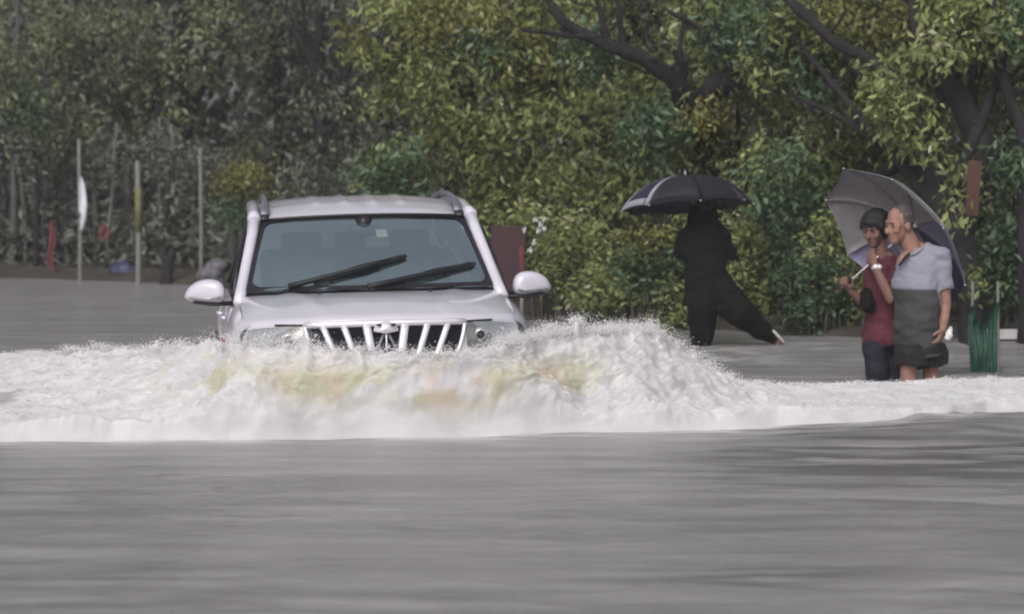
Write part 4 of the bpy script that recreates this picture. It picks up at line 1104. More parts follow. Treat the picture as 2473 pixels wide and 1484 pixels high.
M['eye_dark'] = mat('eye_dark', (0.015, 0.01, 0.008), 0.2)
M['lip'] = mat('lip', (0.15, 0.06, 0.055), 0.5)
M['watch'] = mat('pale_watch', (0.62, 0.58, 0.60), 0.3, metal=0.3)
m, nt, b = base_mat('two_tone_polo')
a_ = nt.nodes.new('ShaderNodeAttribute'); a_.attribute_name = 'tone'
r_ = nt.nodes.new('ShaderNodeValToRGB'); r_.color_ramp.interpolation = 'LINEAR'
r_.color_ramp.elements[0].position = .46; r_.color_ramp.elements[0].color = (.046, .044, .047, 1)
r_.color_ramp.elements[1].position = .54; r_.color_ramp.elements[1].color = (.26, .255, .315, 1)
nt.links.new(a_.outputs['Fac'], r_.inputs['Fac'])
n_ = nt.nodes.new('ShaderNodeTexNoise'); n_.inputs['Scale'].default_value = 60
mxx = nt.nodes.new('ShaderNodeMix'); mxx.data_type = 'RGBA'; mxx.blend_type = 'MULTIPLY'; mxx.inputs['Factor'].default_value = .25
nt.links.new(r_.outputs['Color'], mxx.inputs['A']); nt.links.new(n_.outputs['Color'], mxx.inputs['B']); nt.links.new(mxx.outputs['Result'], b.inputs['Base Color'])
b.inputs['Roughness'].default_value = .85
M['polo'] = m

def frame(f):
    f = np.array(f, float); f /= np.linalg.norm(f)
    r = np.cross(f, [0, 0, 1.]); r /= np.linalg.norm(r)
    u = np.cross(r, f)
    return f, r, u

def head(mb, c, f, k=1.0):
    """adds skull, jaw, nose, brows, ears; c = head centre (eye level)"""
    f, r, u = frame(f); R = np.stack([r, f, u], 1)
    def P(x, y, z): return c + (r * x + f * y + u * z) * k
    mb.ell(P(0, -.012, .035), np.array([.074, .094, .092]) * k, R)
    mb.ell(P(0, .018, -.035), np.array([.060, .068, .075]) * k, R)
    mb.ell(P(0, .052, -.092), np.array([.034, .030, .026]) * k, R)
    mb.tube([P(0, .078, .012), P(0, .090, -.014), P(0, .101, -.034)], [.010 * k, .012 * k, .016 * k], 8, round_end=True)
    mb.ell(P(0, .086, -.042), np.array([.020, .016, .011]) * k, R)
    for s_ in (-1, 1):
        mb.tube([P(s_ * .008, .083, .026), P(s_ * .034, .078, .030), P(s_ * .054, .058, .022)], [.010 * k] * 3, 6, round_end=True)
        mb.ell(P(s_ * .044, .062, -.028), np.array([.024, .020, .022]) * k, R)
        mb.ell(P(s_ * .040, .050, .000), np.array([.034, .026, .026]) * k, R)
        mb.ell(P(s_ * .076, -.012, -.008), np.array([.010, .020, .033]) * k, R)
    for z in (-.064, -.076): mb.tube([P(-.024, .070, z), P(0, .084, z), P(.024, .070, z)], [.006 * k, .008 * k, .006 * k], 6, round_end=True)
    return P, R

def hand(mb, wrist, d, palm_n, k=1.0, curl=.6, thumb=1):
    """palm, four bent fingers, thumb; d = direction wrist->fingers, palm_n = direction the palm faces"""
    d = np.array(d, float); d /= np.linalg.norm(d)
    n = np.array(palm_n, float); n -= d * (n @ d); n /= np.linalg.norm(n)
    s_ = np.cross(d, n)
    R = np.stack([s_, n, d], 1)
    w = np.array(wrist, float)
    mb.ell(w + d * .045 * k, np.array([.040, .017, .055]) * k, R)
    for i, (o, L) in enumerate(((-.030, .062), (-.010, .075), (.010, .078), (.029, .070))):
        a = w + s_ * o * k + d * .080 * k
        c1 = curl * .7; c2 = curl * 1.6; c3 = curl * 2.3
        p1 = a + (d * math.cos(c1) + n * math.sin(c1)) * L * .45 * k
        p2 = p1 + (d * math.cos(c2) + n * math.sin(c2)) * L * .32 * k
        p3 = p2 + (d * math.cos(c3) + n * math.sin(c3)) * L * .25 * k
        mb.tube([w + s_ * o * .8 * k + d * .05 * k, a, p1, p2, p3], [.0105 * k, .010 * k, .009 * k, .0085 * k, .0075 * k], 8, round_end=True)
    b0 = w + s_ * thumb * .030 * k + d * .025 * k
    b1 = b0 + (s_ * thumb * .8 + d * .6 + n * .35) * .032 * k
    b2 = b1 + (s_ * thumb * .25 + d * .8 + n * .5) * .032 * k
    mb.tube([w + d * .02 * k, b0, b1, b2], [.013 * k, .013 * k, .011 * k, .009 * k], 8, round_end=True)

def person(name, root_loc, label, group=None):
    return empty(name, root_loc, label, 'person', group)

# --- man in the two-tone polo shirt
YP = 24.0
def pp(px, py, dy=0.0): return at(px, py, YP + dy)
rootP = np.array([at(2225, 900, YP)[0], YP, -.32])
man = person('person', rootP, 'balding man in light grey and dark polo shirt and black shorts, one arm hanging')
o = rootP
face = np.array([-.83, -.52, -.06])
L = lambda px, py, dy=0.0: pp(px, py, dy) - o
sk = MB()
hc = L(2172, 545, -.02)
HP, HR = head(sk, hc, face, 1.16)
f_, r_h, u_ = frame(face)
nb = L(2208, 596, .02)
sk.tube([hc + np.array([.035, .03, -.05]), nb + np.array([-.01, .0, -.02]), L(2208, 640, .03)], [(.068, .07), (.074, .076), (.085, .09)], 12, round_end=True)
# torso: chest, belly, hips
side_d = np.array([.62, -.78, 0]); 
TOR = [L(2219, 604, .04), L(2219, 628, .03), L(2212, 680, .02), L(2217, 740, 0), L(2213, 785, 0), L(2217, 830, .02), L(2220, 858, .03)]
TR = [(.10, .075), (.175, .10), (.185, .125), (.178, .132), (.178, .135), (.172, .13), (.16, .115)]
sk.tube(TOR[:-1], [(a * .84, b_ * .84) for a, b_ in TR[:-1]], 16, side=side_d, round_end=True)
# his left arm hangs on the photo's right
shl, ell_, wrl = L(2272, 622, -.06), L(2284, 735, -.05), L(2276, 795, -.10)
sk.tube([L(2250, 622, 0), shl, (shl + ell_) / 2, ell_, (ell_ + wrl) / 2, wrl], [.06, .058, .050, .042, .040, .030], 12, round_end=True)
hand(sk, wrl, L(2264, 830, -.13) - wrl, np.array([-.9, .2, -.1]), 1.18, .75, -1)
# far arm: upper arm down, forearm tucked behind his body
shr, elr, wrr = L(2190, 640, .16), L(2210, 735, .24), L(2222, 770, .20)
sk.tube([L(2200, 650, .10), shr, (shr + elr) / 2, elr, wrr], [.06, .056, .048, .042, .030], 12, round_end=True)
hand(sk, wrr, np.array([.6, .1, -.8]), np.array([0, -1., 0]), 1.1, .7)
# legs
hipz = L(2220, 850, 0)
for a_px, dx, dyy in ((2193, -.07, -.05), (2247, .085, .09)):
    kx = L(a_px, 893, dyy); fz = np.array([kx[0] + .01, kx[1] + .02, .07])
    sk.tube([hipz + np.array([dx, dyy, .03]), (hipz + np.array([dx, dyy, 0]) + kx) / 2, kx, kx * .62 + fz * .38, kx * .3 + fz * .7, fz], [.075, .072, .060, .060, .05, .038], 12, round_end=True)
    sk.tube([fz + np.array([.03, .02, -.03]), fz + np.array([-.06, -.04, -.035]), fz + np.array([-.15, -.10, -.045])], [(.036, .035), (.042, .03), (.036, .018)], 10, round_end=True)
me, co = remesh(sk, .0075, 2)
link_mesh('body', me, M['skin'], man)
# hair: thin greying hair round the back and sides, bald front
hr = MB()
hr.ell(HP(0, -.022, .046), np.array([.0795, .086, .089]) * 1.16, HR)
for s_ in (-1, 1): hr.ell(HP(s_ * .056, -.022, .026), np.array([.024, .044, .046]) * 1.16, HR)
me, co = remesh(hr, .008, 2, .004, (40, 40, 40)); link_mesh('hair', me, M['hair_grey'], man)
for s_ in (-1, 1):
    e_ = MB().ell(HP(s_ * .034, .074, .003), (.013, .012, .007), HR).build('eye', M['eye_white'], man)
    MB().ell(HP(s_ * .034, .081, .003), (.010, .007, .007), HR).build('iris', M['eye_dark'], e_)
MB().tube([HP(-.024, .079, -.070), HP(0, .091, -.070), HP(.024, .079, -.070)], [.004] * 3, 6).build('mouth', M['lip'], man)
# polo shirt
sh = MB()
sh.tube([TOR[0] + np.array([0, 0, .025]), TOR[0]] + TOR[1:], [(.075, .075), (.12, .088), (.20, .120), (.208, .145), (.200, .150), (.200, .155), (.196, .150), (.198, .15)], 18, side=side_d)
slv_end = shl * .30 + ell_ * .70
sh.tube([L(2232, 606, .0), shl + np.array([0, 0, .004]), shl * .6 + ell_ * .4, slv_end], [.075, .082, .080, .078], 14)
sh.tube([L(2200, 650, .10), shr, shr * .5 + elr * .5], [.07, .078, .072], 14)
me, co = remesh(sh, .010, 3, .017, (6, 6, 9))
sleeve = np.linalg.norm(co - shl, axis=1)
axis = slv_end - shl; tq = np.clip(((co - shl) @ axis) / (axis @ axis), -.2, 1.3)
dslv = np.linalg.norm(co - (shl + tq[:, None] * axis), axis=1)
zsplit = L(2215, 697)[2]
tone = .5 + (co[:, 2] - zsplit) * 4
tone = np.where((dslv < .098) & (co[:, 0] > L(2258, 700)[0]), .9, tone)
link_mesh('polo_shirt', me, M['polo'], man, {'tone': np.clip(tone, 0, 1)})
# collar and placket
fc = np.array([-.83, -.52, 0]) / np.linalg.norm([-.83, -.52])
sc = np.array([-fc[1], fc[0], 0])
def neck_pt(t, r, z): return nb + np.array([.012, .01, 0]) + (fc * math.cos(t) + sc * math.sin(t)) * r + np.array([0, 0, z])
ts = np.linspace(math.radians(32), math.radians(328), 19)
cl = MB()
cl.tube([neck_pt(t, .092 + .012 * abs(math.cos(t / 2)), -.012 - .045 * max(0, math.cos(t)) ) for t in ts], [(.010, .026)] * 19, 6, side=(1, 0, 0))
cl.build('collar', M['polo'], man, attrs={'tone': np.full(19 * 6, .9)})
vn = MB().tube([neck_pt(0, .085, -.03), neck_pt(0, .135, -.075), neck_pt(0, .165, -.125)], [(.040, .012), (.026, .012), (.006, .008)], 10, side=sc, round_end=True)
vn.build('open_neck', M['skin'], man)
MB().tube([neck_pt(.5, .115, -.05), neck_pt(.28, .155, -.10), neck_pt(.1, .176, -.14)], [(.008, .008), (.010, .006), (.006, .005)], 8).build('collar_lining', M['navy_trouser'], man)
# shorts
st = MB()
st.tube([L(2219, 815, .02), L(2219, 835, .02), L(2220, 855, .02)], [(.19, .145), (.195, .15), (.195, .15)], 16, side=side_d)
for a_px, dx, dyy, e_py in ((2200, -.065, -.05, 882), (2252, .09, .07, 886)):
    st.tube([hipz + np.array([dx, dyy, .06]), hipz + np.array([dx, dyy, -.0]), L(a_px, e_py, dyy)], [.12, .13, .132], 14)
me, co = remesh(st, .011, 3, .017, (6, 6, 9)); link_mesh('shorts', me, M['dark_shorts'], man)

# --- person in maroon behind him
YR = 24.45
rootR = np.array([at(2130, 900, YR)[0], YR, -.32])
mar = person('person', rootR, 'black haired person in a maroon shirt, one hand at the face, holding the tilted umbrella')
o2 = rootR
L2 = lambda px, py, dy=0.0: at(px, py, YR + dy) - o2
sk = MB(); face2 = np.array([-.62, -.78, -.16])
hc2 = L2(2114, 556, 0); HP2, HR2 = head(sk, hc2, face2, 1.08)
nb2 = L2(2130, 618, .04)
sk.tube([hc2 + np.array([.02, .03, -.05]), nb2, L2(2136, 650, .05)], [(.055, .058), (.058, .06), (.07, .075)], 12, round_end=True)
TOR2 = [L2(2137, 622, .05), L2(2138, 652, .05), L2(2138, 710, .04), L2(2136, 765, .03), L2(2134, 808, .03), L2(2134, 832, .03)]
TR2 = [(.11, .07), (.165, .095), (.165, .10), (.150, .10), (.148, .10), (.15, .105)]
sd2 = np.array([.8, -.6, 0])
sk.tube(TOR2[:-1], [(a * .80, b_ * .80) for a, b_ in TR2[:-1]], 14, side=sd2, round_end=True)
# arm with the hand held up to the face (photo: elbow low, forearm rising to the left)
s1, e1, w1 = L2(2168, 655, -.10), L2(2150, 722, -.28), L2(2112, 640, -.22)
sk.tube([L2(2155, 650, -.02), s1, (s1 + e1) / 2, e1, (e1 * .45 + w1 * .55), w1], [.055, .052, .047, .046, .040, .029], 12, round_end=True)
hand(sk, w1, L2(2098, 600, -.16) - w1, np.array([.5, .8, .2]), 1.05, .55)
# arm reaching to the umbrella handle
s2, e2, w2 = L2(2108, 662, .08), L2(2096, 745, -.02), L2(2054, 702, -.14)
sk.tube([L2(2125, 655, .06), s2, (s2 + e2) / 2, e2, (e2 + w2) / 2, w2], [.055, .050, .045, .040, .036, .027], 12, round_end=True)
hand(sk, w2, L2(2036, 684, -.18) - w2, np.array([.4, .6, .6]), 1.0, 1.05, -1)
hip2 = L2(2134, 838, .03)
for a_px, dx, dyy in ((2120, -.075, -.02), (2152, .075, .07)):
    kx = L2(a_px, 905, dyy); fz = np.array([kx[0] + .0, kx[1] + .02, .07])
    sk.tube([hip2 + np.array([dx, dyy, .02]), kx, kx * .5 + fz * .5, fz], [.07, .055, .048, .036], 10, round_end=True)
    sk.tube([fz + np.array([.02, .03, -.03]), fz + np.array([-.05, -.05, -.035]), fz + np.array([-.11, -.12, -.045])], [(.034, .033), (.04, .028), (.034, .018)], 10, round_end=True)
me, co = remesh(sk, .0075, 2); link_mesh('body', me, M['skin_dark'], mar)
hr = MB()
hr.ell(HP2(0, -.018, .056), np.array([.102, .116, .098]) * 1.08, HR2)
for s_ in (-1, 1): hr.ell(HP2(s_ * .070, .020, .040), np.array([.030, .055, .060]) * 1.08, HR2)
hr.ell(HP2(0, -.045, -.005), np.array([.092, .075, .080]) * 1.08, HR2)
hr.ell(HP2(-.01, .062, .070), np.array([.070, .042, .036]) * 1.08, HR2)
me, co = remesh(hr, .009, 2, .008, (30, 30, 30)); link_mesh('hair', me, M['hair_black'], mar)
for s_ in (-1, 1):
    e_ = MB().ell(HP2(s_ * .034, .074, .003), (.012, .011, .006), HR2).build('eye', M['eye_white'], mar)
    MB().ell(HP2(s_ * .034, .081, .003), (.009, .007, .006), HR2).build('iris', M['eye_dark'], e_)
MB().tube([HP2(-.022, .079, -.070), HP2(0, .091, -.070), HP2(.022, .079, -.070)], [.004] * 3, 6).build('mouth', M['lip'], mar)
sh = MB()
sh.tube([L2(2135, 612, .04)] + TOR2, [(.07, .07), (.10, .08), (.178, .112), (.184, .118), (.172, .118), (.176, .122), (.178, .125)], 16, side=sd2)
sh.tube([L2(2155, 650, -.02), s1, s1 * .4 + e1 * .6], [.066, .068, .064], 12)
sh.tube([L2(2125, 655, .06), s2, s2 * .2 + e2 * .8], [.066, .064, .058], 12)
me, co = remesh(sh, .010, 3, .016, (6, 6, 9)); link_mesh('shirt', me, M['maroon'], mar)
st = MB(); st.tube([L2(2134, 815, .03), hip2], [(.165, .12), (.17, .125)], 14, side=sd2)
for a_px, dx, dyy in ((2120, -.075, -.02), (2152, .075, .07)):
    kx = L2(a_px, 905, dyy); st.tube([hip2 + np.array([dx, dyy, .04]), kx, np.array([kx[0], kx[1] + .02, .12])], [.105, .085, .07], 12)
me, co = remesh(st, .011, 3, .014, (6, 6, 8)); link_mesh('trousers', me, M['navy_trouser'], mar)
wv = (w1 - e1) / np.linalg.norm(w1 - e1)
MB().tube([w1 - wv * .03, w1 - wv * .005], [.034, .033], 14, caps=False).build('wristwatch', M['watch'], mar)
wt = MB().ell(w1 - wv * .018 + np.array([.028, -.028, .0]), (.020, .014, .020)).build('watch_face', M['watch'], mar)
# black bag hanging at the elbow
bag_p = L2(2092, 722, -.10) + o2
bg = MB(); bg.ell((0, 0, 0), (.055, .05, .085)); bg.ell((.01, 0, -.05), (.065, .055, .05)); bg.tube([(-.02, 0, .05), (-.012, .03, .11), (.012, .06, .10)], [.008] * 3, 6, round_end=True)
me, co = remesh(bg, .009, 2, .008, (16, 16, 16))
bo = link_mesh('bag', me, M['black_cloth'], None); bo.location = bag_p
tag(bo, 'small black bag hanging from the arm that holds the tilted umbrella', 'bag')

# --- person in black under the dark umbrella, seen from behind
YB = 28.6
rootB = np.array([at(1720, 830, YB)[0], YB, -.32])
blk = person('person', rootB, 'person dressed all in black striding under the dark umbrella, seen from behind')
o3 = rootB
L3 = lambda px, py, dy=0.0: at(px, py, YB + dy) - o3
sk = MB(); hc3 = L3(1697, 488, 0); HP3, HR3 = head(sk, hc3, np.array([-.15, 1, -.05]), 1.05)
sk.tube([hc3 + np.array([0, 0, -.05]), L3(1698, 530, 0), L3(1699, 555, 0)], [.055, .058, .075], 10, round_end=True)
TOR3 = [L3(1698, 540), L3(1699, 562), L3(1700, 604), L3(1704, 650), L3(1706, 690)]
sk.tube(TOR3, [(.09, .06), (.15, .085), (.17, .09), (.15, .09), (.14, .09)], 14, side=(1, 0, 0), round_end=True)
armsB = []
for sgn_, sp, ep, hp in ((-1, (1656, 568, 0), (1642, 612, .03), (1680, 575, .30)), (1, (1744, 568, 0), (1764, 612, .03), (1712, 580, .30))):
    s_, e_, w_ = L3(*sp), L3(*ep), L3(*hp)
    sk.tube([s_ * .7 + L3(1700, 560) * .3, s_, e_, w_], [.062, .058, .048, .030], 10, round_end=True)
    hand(sk, w_, np.array([0, .5, .9]), np.array([-sgn_, .4, 0]), 1.0, 1.1, -sgn_)
    armsB.append((s_, e_, w_))
legsB = [([L3(1690, 690), L3(1692, 765, -.05), L3(1690, 830, .0), np.array([L3(1690, 850)[0], .02, .06])], -1),
         ([L3(1728, 690), L3(1792, 762, -.10), L3(1852, 808, .10), L3(1880, 826, .14)], 1)]
for P, s_ in legsB:
    sk.tube(P, [.085, .062, .05, .038], 12, round_end=True)
    fz = P[-1]; sk.tube([fz + np.array([0, -.03, -.01]), fz + np.array([0, .08, -.02]), fz + np.array([-.02, .17, -.03])], [(.035, .032), (.042, .028), (.034, .018)], 10, round_end=True)
me, co = remesh(sk, .009, 2); link_mesh('body', me, M['skin_dark'], blk)
hr = MB().ell(HP3(0, -.016, .042), np.array([.083, .102, .095]) * 1.05, HR3).ell(HP3(0, -.045, -.05), np.array([.085, .07, .11]), HR3)
me, co = remesh(hr, .010, 2, .006, (30, 30, 30)); link_mesh('hair', me, M['hair_black'], blk)
sh = MB()
sh.tube([L3(1697, 500), L3(1696, 520)] + TOR3 + [L3(1712, 730)], [(.10, .11), (.135, .12), (.165, .115), (.20, .125), (.215, .135), (.19, .13), (.195, .14), (.235, .16)], 16, side=(1, 0, 0))
for s_, e_, w_ in armsB: sh.tube([s_ * .7 + L3(1700, 560) * .3, s_, e_, e_ * .3 + w_ * .7], [.078, .078, .068, .052], 12, round_end=True)
me, co = remesh(sh, .012, 3, .022, (5, 5, 6)); link_mesh('jacket', me, M['black_cloth'], blk)
st = MB(); st.tube([L3(1706, 675), L3(1708, 712)], [(.185, .13), (.19, .135)], 14, side=(1, 0, 0))
st.tube([L3(1700, 690), L3(1697, 750, -.03), L3(1696, 838, .0)], [.155, .145, .085], 14)
st.tube([L3(1728, 690), L3(1786, 757, -.08), L3(1862, 816, .10)], [.165, .14, .065], 14, round_end=True)
me, co = remesh(st, .012, 3, .02, (6, 6, 5)); link_mesh('trousers', me, M['black_cloth'], blk)
a_, b__ = L3(1868, 800, .02), L3(1892, 826, .06)
MB().tube([a_, (a_ + b__) / 2, b__], [.012, .016, .010], 8, round_end=True).build('pale_trouser_stripe', M['watch'], blk)

# ------------------------------------------------------------------ UMBRELLAS
M['umb_navy'] = mat('navy_umbrella_cloth', (0.018, 0.016, 0.045), 0.5, var=0.25, scale=12)
M['umb_black'] = mat('black_umbrella_cloth', (0.010, 0.009, 0.014), 0.5, var=0.25, scale=12)
M['umb_grey'] = mat('silver_grey_umbrella_cloth', (0.30, 0.29, 0.34), 0.5, var=0.12, scale=12)
M['umb_lav'] = mat('lavender_grey_umbrella_cloth', (0.20, 0.185, 0.29), 0.5, var=0.12, scale=12)
M['umb_dull'] = mat('dull_grey_umbrella_cloth', (0.27, 0.255, 0.27), 0.6, var=0.12, scale=12)
M['steel'] = mat('steel_shaft', (0.55, 0.54, 0.55), 0.3, metal=0.6)

def umbrella(label, hand_p, apex, axis, R_, Hh, mats, stripes, spin=0.0, grp=None):
    """canopy of 8 panels with ribs; hand_p grip point, apex top point, axis unit vector to the tip"""
    axis = np.array(axis, float); axis /= np.linalg.norm(axis)
    q = Vector((0, 0, 1)).rotation_difference(Vector(axis))
    root = empty('umbrella', apex, label, 'umbrella', grp)
    root.rotation_mode = 'QUATERNION'; root.rotation_quaternion = q
    n = 8
    def prof(t): return R_ * math.sin(t * 1.18) / math.sin(1.18), -Hh * (1 - math.cos(t * 1.18)) / (1 - math.cos(1.18))
    for k in range(n):
        a0 = spin + 2 * math.pi * k / n; a1 = a0 + 2 * math.pi / n
        G = np.zeros((9, 9, 3)); 
        for i in range(9):
            t = .03 + .97 * i / 8
            rr, zz = prof(t)
            for j in range(9):
                v = j / 8; a = a0 + (a1 - a0) * v
                sag = 1 - (.085 * t) * math.sin(math.pi * v) * (1.0)
                G[i, j] = (rr * sag * math.cos(a), rr * sag * math.sin(a), zz + .02 * t * math.sin(math.pi * v))
        pnl = MB().grid(G, thick=.003, dirn=(0, 0, -1)).build('canopy_panel', M[mats[k % len(mats)]], root)
        if k in stripes:
            # pale band along both seams and the hem, lying on the cloth
            off = np.array([0, 0, .004])
            MB().grid(G[:, :2] * np.array([1.003, 1.003, 1]) + off, thick=.002, dirn=(0, 0, -1)).build('edge_band', M['umb_grey'], pnl)
            MB().grid(G[:, 7:] * np.array([1.003, 1.003, 1]) + off, thick=.002, dirn=(0, 0, -1)).build('edge_band', M['umb_grey'], pnl)
            MB().grid(G[7:, 1:8] * np.array([1.004, 1.004, 1]) + off, thick=.002, dirn=(0, 0, -1)).build('hem_band', M['umb_grey'], pnl)
        P = []
        for t in np.linspace(.04, 1.0, 8):
            rr, zz = prof(t); P.append((rr * math.cos(a0), rr * math.sin(a0), zz - .008))
        rb = MB().tube(P, [.003] * 8, 5).build('rib', M['rail'], root)
        rr, zz = prof(.55)
        MB().tube([(.012 * math.cos(a0), .012 * math.sin(a0), -.24), (rr * math.cos(a0), rr * math.sin(a0), zz - .012)], [.003] * 2, 5).build('stretcher', M['rail'], rb)
        rr, zz = prof(1.0)
        MB().ell((rr * math.cos(a0), rr * math.sin(a0), zz), (.008, .008, .008), nu=6, nv=5).build('rib_tip', M['steel'], rb)
    hl = np.array(Matrix(q.to_matrix().transposed()) @ Vector(np.array(hand_p) - np.array(apex)))
    MB().tube([(0, 0, .05), (0, 0, 0), hl * .98], [.004, .007, .007], 8).build('shaft', M['steel'], root)
    dn = hl / np.linalg.norm(hl)
    MB().tube([hl - dn * .05, hl + dn * .06], [.013, .014], 10, round_end=True).build('handle', M['black_plastic'], root)
    return root
apB = at(1655, 424, YB + .12)
handB = (armsB[0][2] + armsB[1][2]) / 2 + o3 + np.array([0, .05, .05])
axB = np.array([-.07, .12, 1.0])
umbrella('dark navy umbrella with silver banded panels held by the person in black', apB + (handB - apB) * 1.0, apB, apB - handB + np.array([0, -.05, .15]) if False else axB, .60, .29,
         ['umb_black', 'umb_navy', 'umb_navy', 'umb_navy', 'umb_navy', 'umb_black', 'umb_black', 'umb_navy'], {3, 4}, spin=math.radians(8))
handR = (w2 + o2) + np.array([-.03, -.02, .05])
axR = np.array([.70, .44, .56]); axR /= np.linalg.norm(axR)
apR = handR + axR * .78
umbrella('grey umbrella tilted back over the two people standing at the right', handR, apR, axR, .69, .23,
         ['umb_lav', 'umb_lav', 'umb_dull', 'umb_dull', 'umb_dull', 'umb_dull', 'umb_lav', 'umb_navy'], set(), spin=math.radians(20))

# ------------------------------------------------------------------ THINGS ALONG THE BANK
M['pole_grey'] = mat('weathered_grey_pole', (0.16, 0.155, 0.15), 0.7, var=0.25, scale=6)
M['pole_yellow'] = mat('faded_yellow_paint', (0.13, 0.128, 0.05), 0.7, var=0.25)
M['flag_white'] = mat('white_flag_cloth', (0.62, 0.61, 0.68), 0.8, var=0.06)
M['flag_mark'] = mat('grey_flag_mark', (0.10, 0.09, 0.12), 0.8)
M['bundle_cloth'] = mat('dull_bundle_cloth', (0.12, 0.115, 0.13), 0.85, var=0.5, scale=6)
M['red_cloth'] = mat('dull_red_cloth', (0.12, 0.03, 0.038), 0.8, var=0.3)
M['maroon_board'] = mat('maroon_board', (0.036, 0.008, 0.014), 0.6, var=0.15, scale=3)
M['blue_tarp'] = mat('blue_tarp', (0.035, 0.035, 0.085), 0.6, var=0.3)
M['rust'] = mat('rust_orange_plate', (0.055, 0.022, 0.013), 0.7, var=0.3)
M['green_net'] = mat('green_plastic_netting', (0.020, 0.070, 0.048), 0.5, var=0.4, scale=20)
M['kerb'] = mat('whitewashed_kerb', (0.45, 0.44, 0.44), 0.8, var=0.2, scale=6)
M['litter'] = mat('white_plastic_bag', (0.7, 0.7, 0.68), 0.5, var=0.1)
M['pale_blob'] = mat('white_blob_surface', (0.5, 0.49, 0.5), 0.6, var=0.05)

def pole(label, px, py0, py1, Y, r, cat='pole', m='pole_grey', name='pole'):
    b = np.array([at(px, py0, Y)[0], Y, at(px, py0, Y)[2] - .25])
    h = at(px, py1, Y)[2] - b[2]
    root = empty(name, b, label, cat)
    MB().tube([(0, 0, 0), (.01, 0, h * .5), (0, 0, h)], [r, r * .95, r * .9], 10, round_end=True).build('shaft', M[m], root)
    return root, h
fp, h = pole('thin flag pole carrying the narrow white flag on the far bank', 193, 690, 340, 41.5, .028, 'flag pole', name='flag_pole')
U, T = np.meshgrid(np.linspace(0, 1, 7), np.linspace(0, 1, 16), indexing='ij')
zt = at(193, 425, 41.5)[2] - fp.location.z; zb = at(193, 555, 41.5)[2] - fp.location.z
w_ = .066 * np.sin(np.pi * np.clip(T * .9 + .05, 0, 1)) ** .8
fl = MB().grid(np.stack([.03 - w_ * .55 + U * w_ * 1.6, -.035 - .02 * np.sin(7 * U + 4 * T), zt + (zb - zt) * T], -1), thick=.004, dirn=(0, -1, 0)).build('flag', M['flag_white'], fp)
MB().ell((.0, -.062, zt + (zb - zt) * .72), (.022, .004, .035)).build('flag_emblem', M['flag_mark'], fl)
yp, h = pole('wooden pole with a faded yellow band on the far bank', 334, 698, 395, 40.8, .04)
z0 = at(334, 560, 40.8)[2] - yp.location.z; z1 = at(334, 455, 40.8)[2] - yp.location.z
MB().tube([(.005, 0, z0), (.008, 0, z1)], [.046] * 2, 12).build('yellow_band', M['pole_yellow'], yp)
gp, h = pole('plain grey pole nearest the vehicle mirror on the far bank', 485, 692, 362, 41.0, .028)

def cloth(name, label, cat, px0, py0, px1, py1, Y, m, wavy=.02):
    a, b = at(px0, py0, Y), at(px1, py1, Y)
    base = np.array([(a[0] + b[0]) / 2, Y, b[2]])
    U, T = np.meshgrid(np.linspace(0, 1, 8), np.linspace(0, 1, 12), indexing='ij')
    G = np.stack([a[0] + (b[0] - a[0]) * U + .015 * np.sin(6 * T), Y + wavy * np.sin(9 * U + 3 * T), a[2] + (b[2] - a[2]) * T + .03 * np.sin(5 * U)], -1) - base
    o_ = MB().grid(G, thick=.008, dirn=(0, 1, 0)).build(name, M[m]); o_.location = base
    return tag(o_, label, cat)
cloth('banner', 'narrow upright red banner left of the white flag', 'banner', 116, 535, 132, 655, 42.5, 'red_cloth')
cloth('red_cloth', 'small red cloth hanging among stems right of the white flag', 'cloth', 238, 545, 264, 578, 42.5, 'red_cloth')
# blue tarp heap
bl = MB(); c = at(290, 650, 42)
for k in range(6): bl.ell(rng.normal(0, .05, 3) * np.array([2.2, 1, .6]), np.array([.13, .12, .09]))
me, co = remesh(bl, .02, 2, .03, (7, 7, 7)); bo = link_mesh('tarp_heap', me, M['blue_tarp'], None); bo.location = c
tag(bo, 'crumpled blue tarp heap lying left of the yellow banded pole', 'tarp')
# grey bundle seen over the left mirror
bl = MB(); c = at(515, 655, 39.6)
bl.ell((.05, 0, .06), (.15, .14, .09)); bl.ell((-.04, 0, -.04), (.17, .15, .10)); bl.ell((.0, 0, -.2), (.18, .16, .16))
me, co = remesh(bl, .02, 2, .02, (9, 9, 9)); bo = link_mesh('bundle', me, M['bundle_cloth'], None); bo.location = c
tag(bo, 'grey tied bundle on the bank just above the vehicle mirror on the left', 'bundle')
# stump
sroot = empty('stump', np.array([at(405, 692, 40.8)[0], 40.8, .0]), 'dark leaning stump between the yellow banded pole and the grey pole', 'stump')
sb = np.array(sroot.location)
MB().tube(wob([at(396, 695, 40.8) - sb + np.array([0, 0, -.1]), at(405, 650, 40.8) - sb, at(418, 608, 40.9) - sb], .008), np.interp(np.linspace(0, 1, 9), [0, 1], [.09, .05]), 10, round_end=True).build('trunk', M['bark'], sroot)
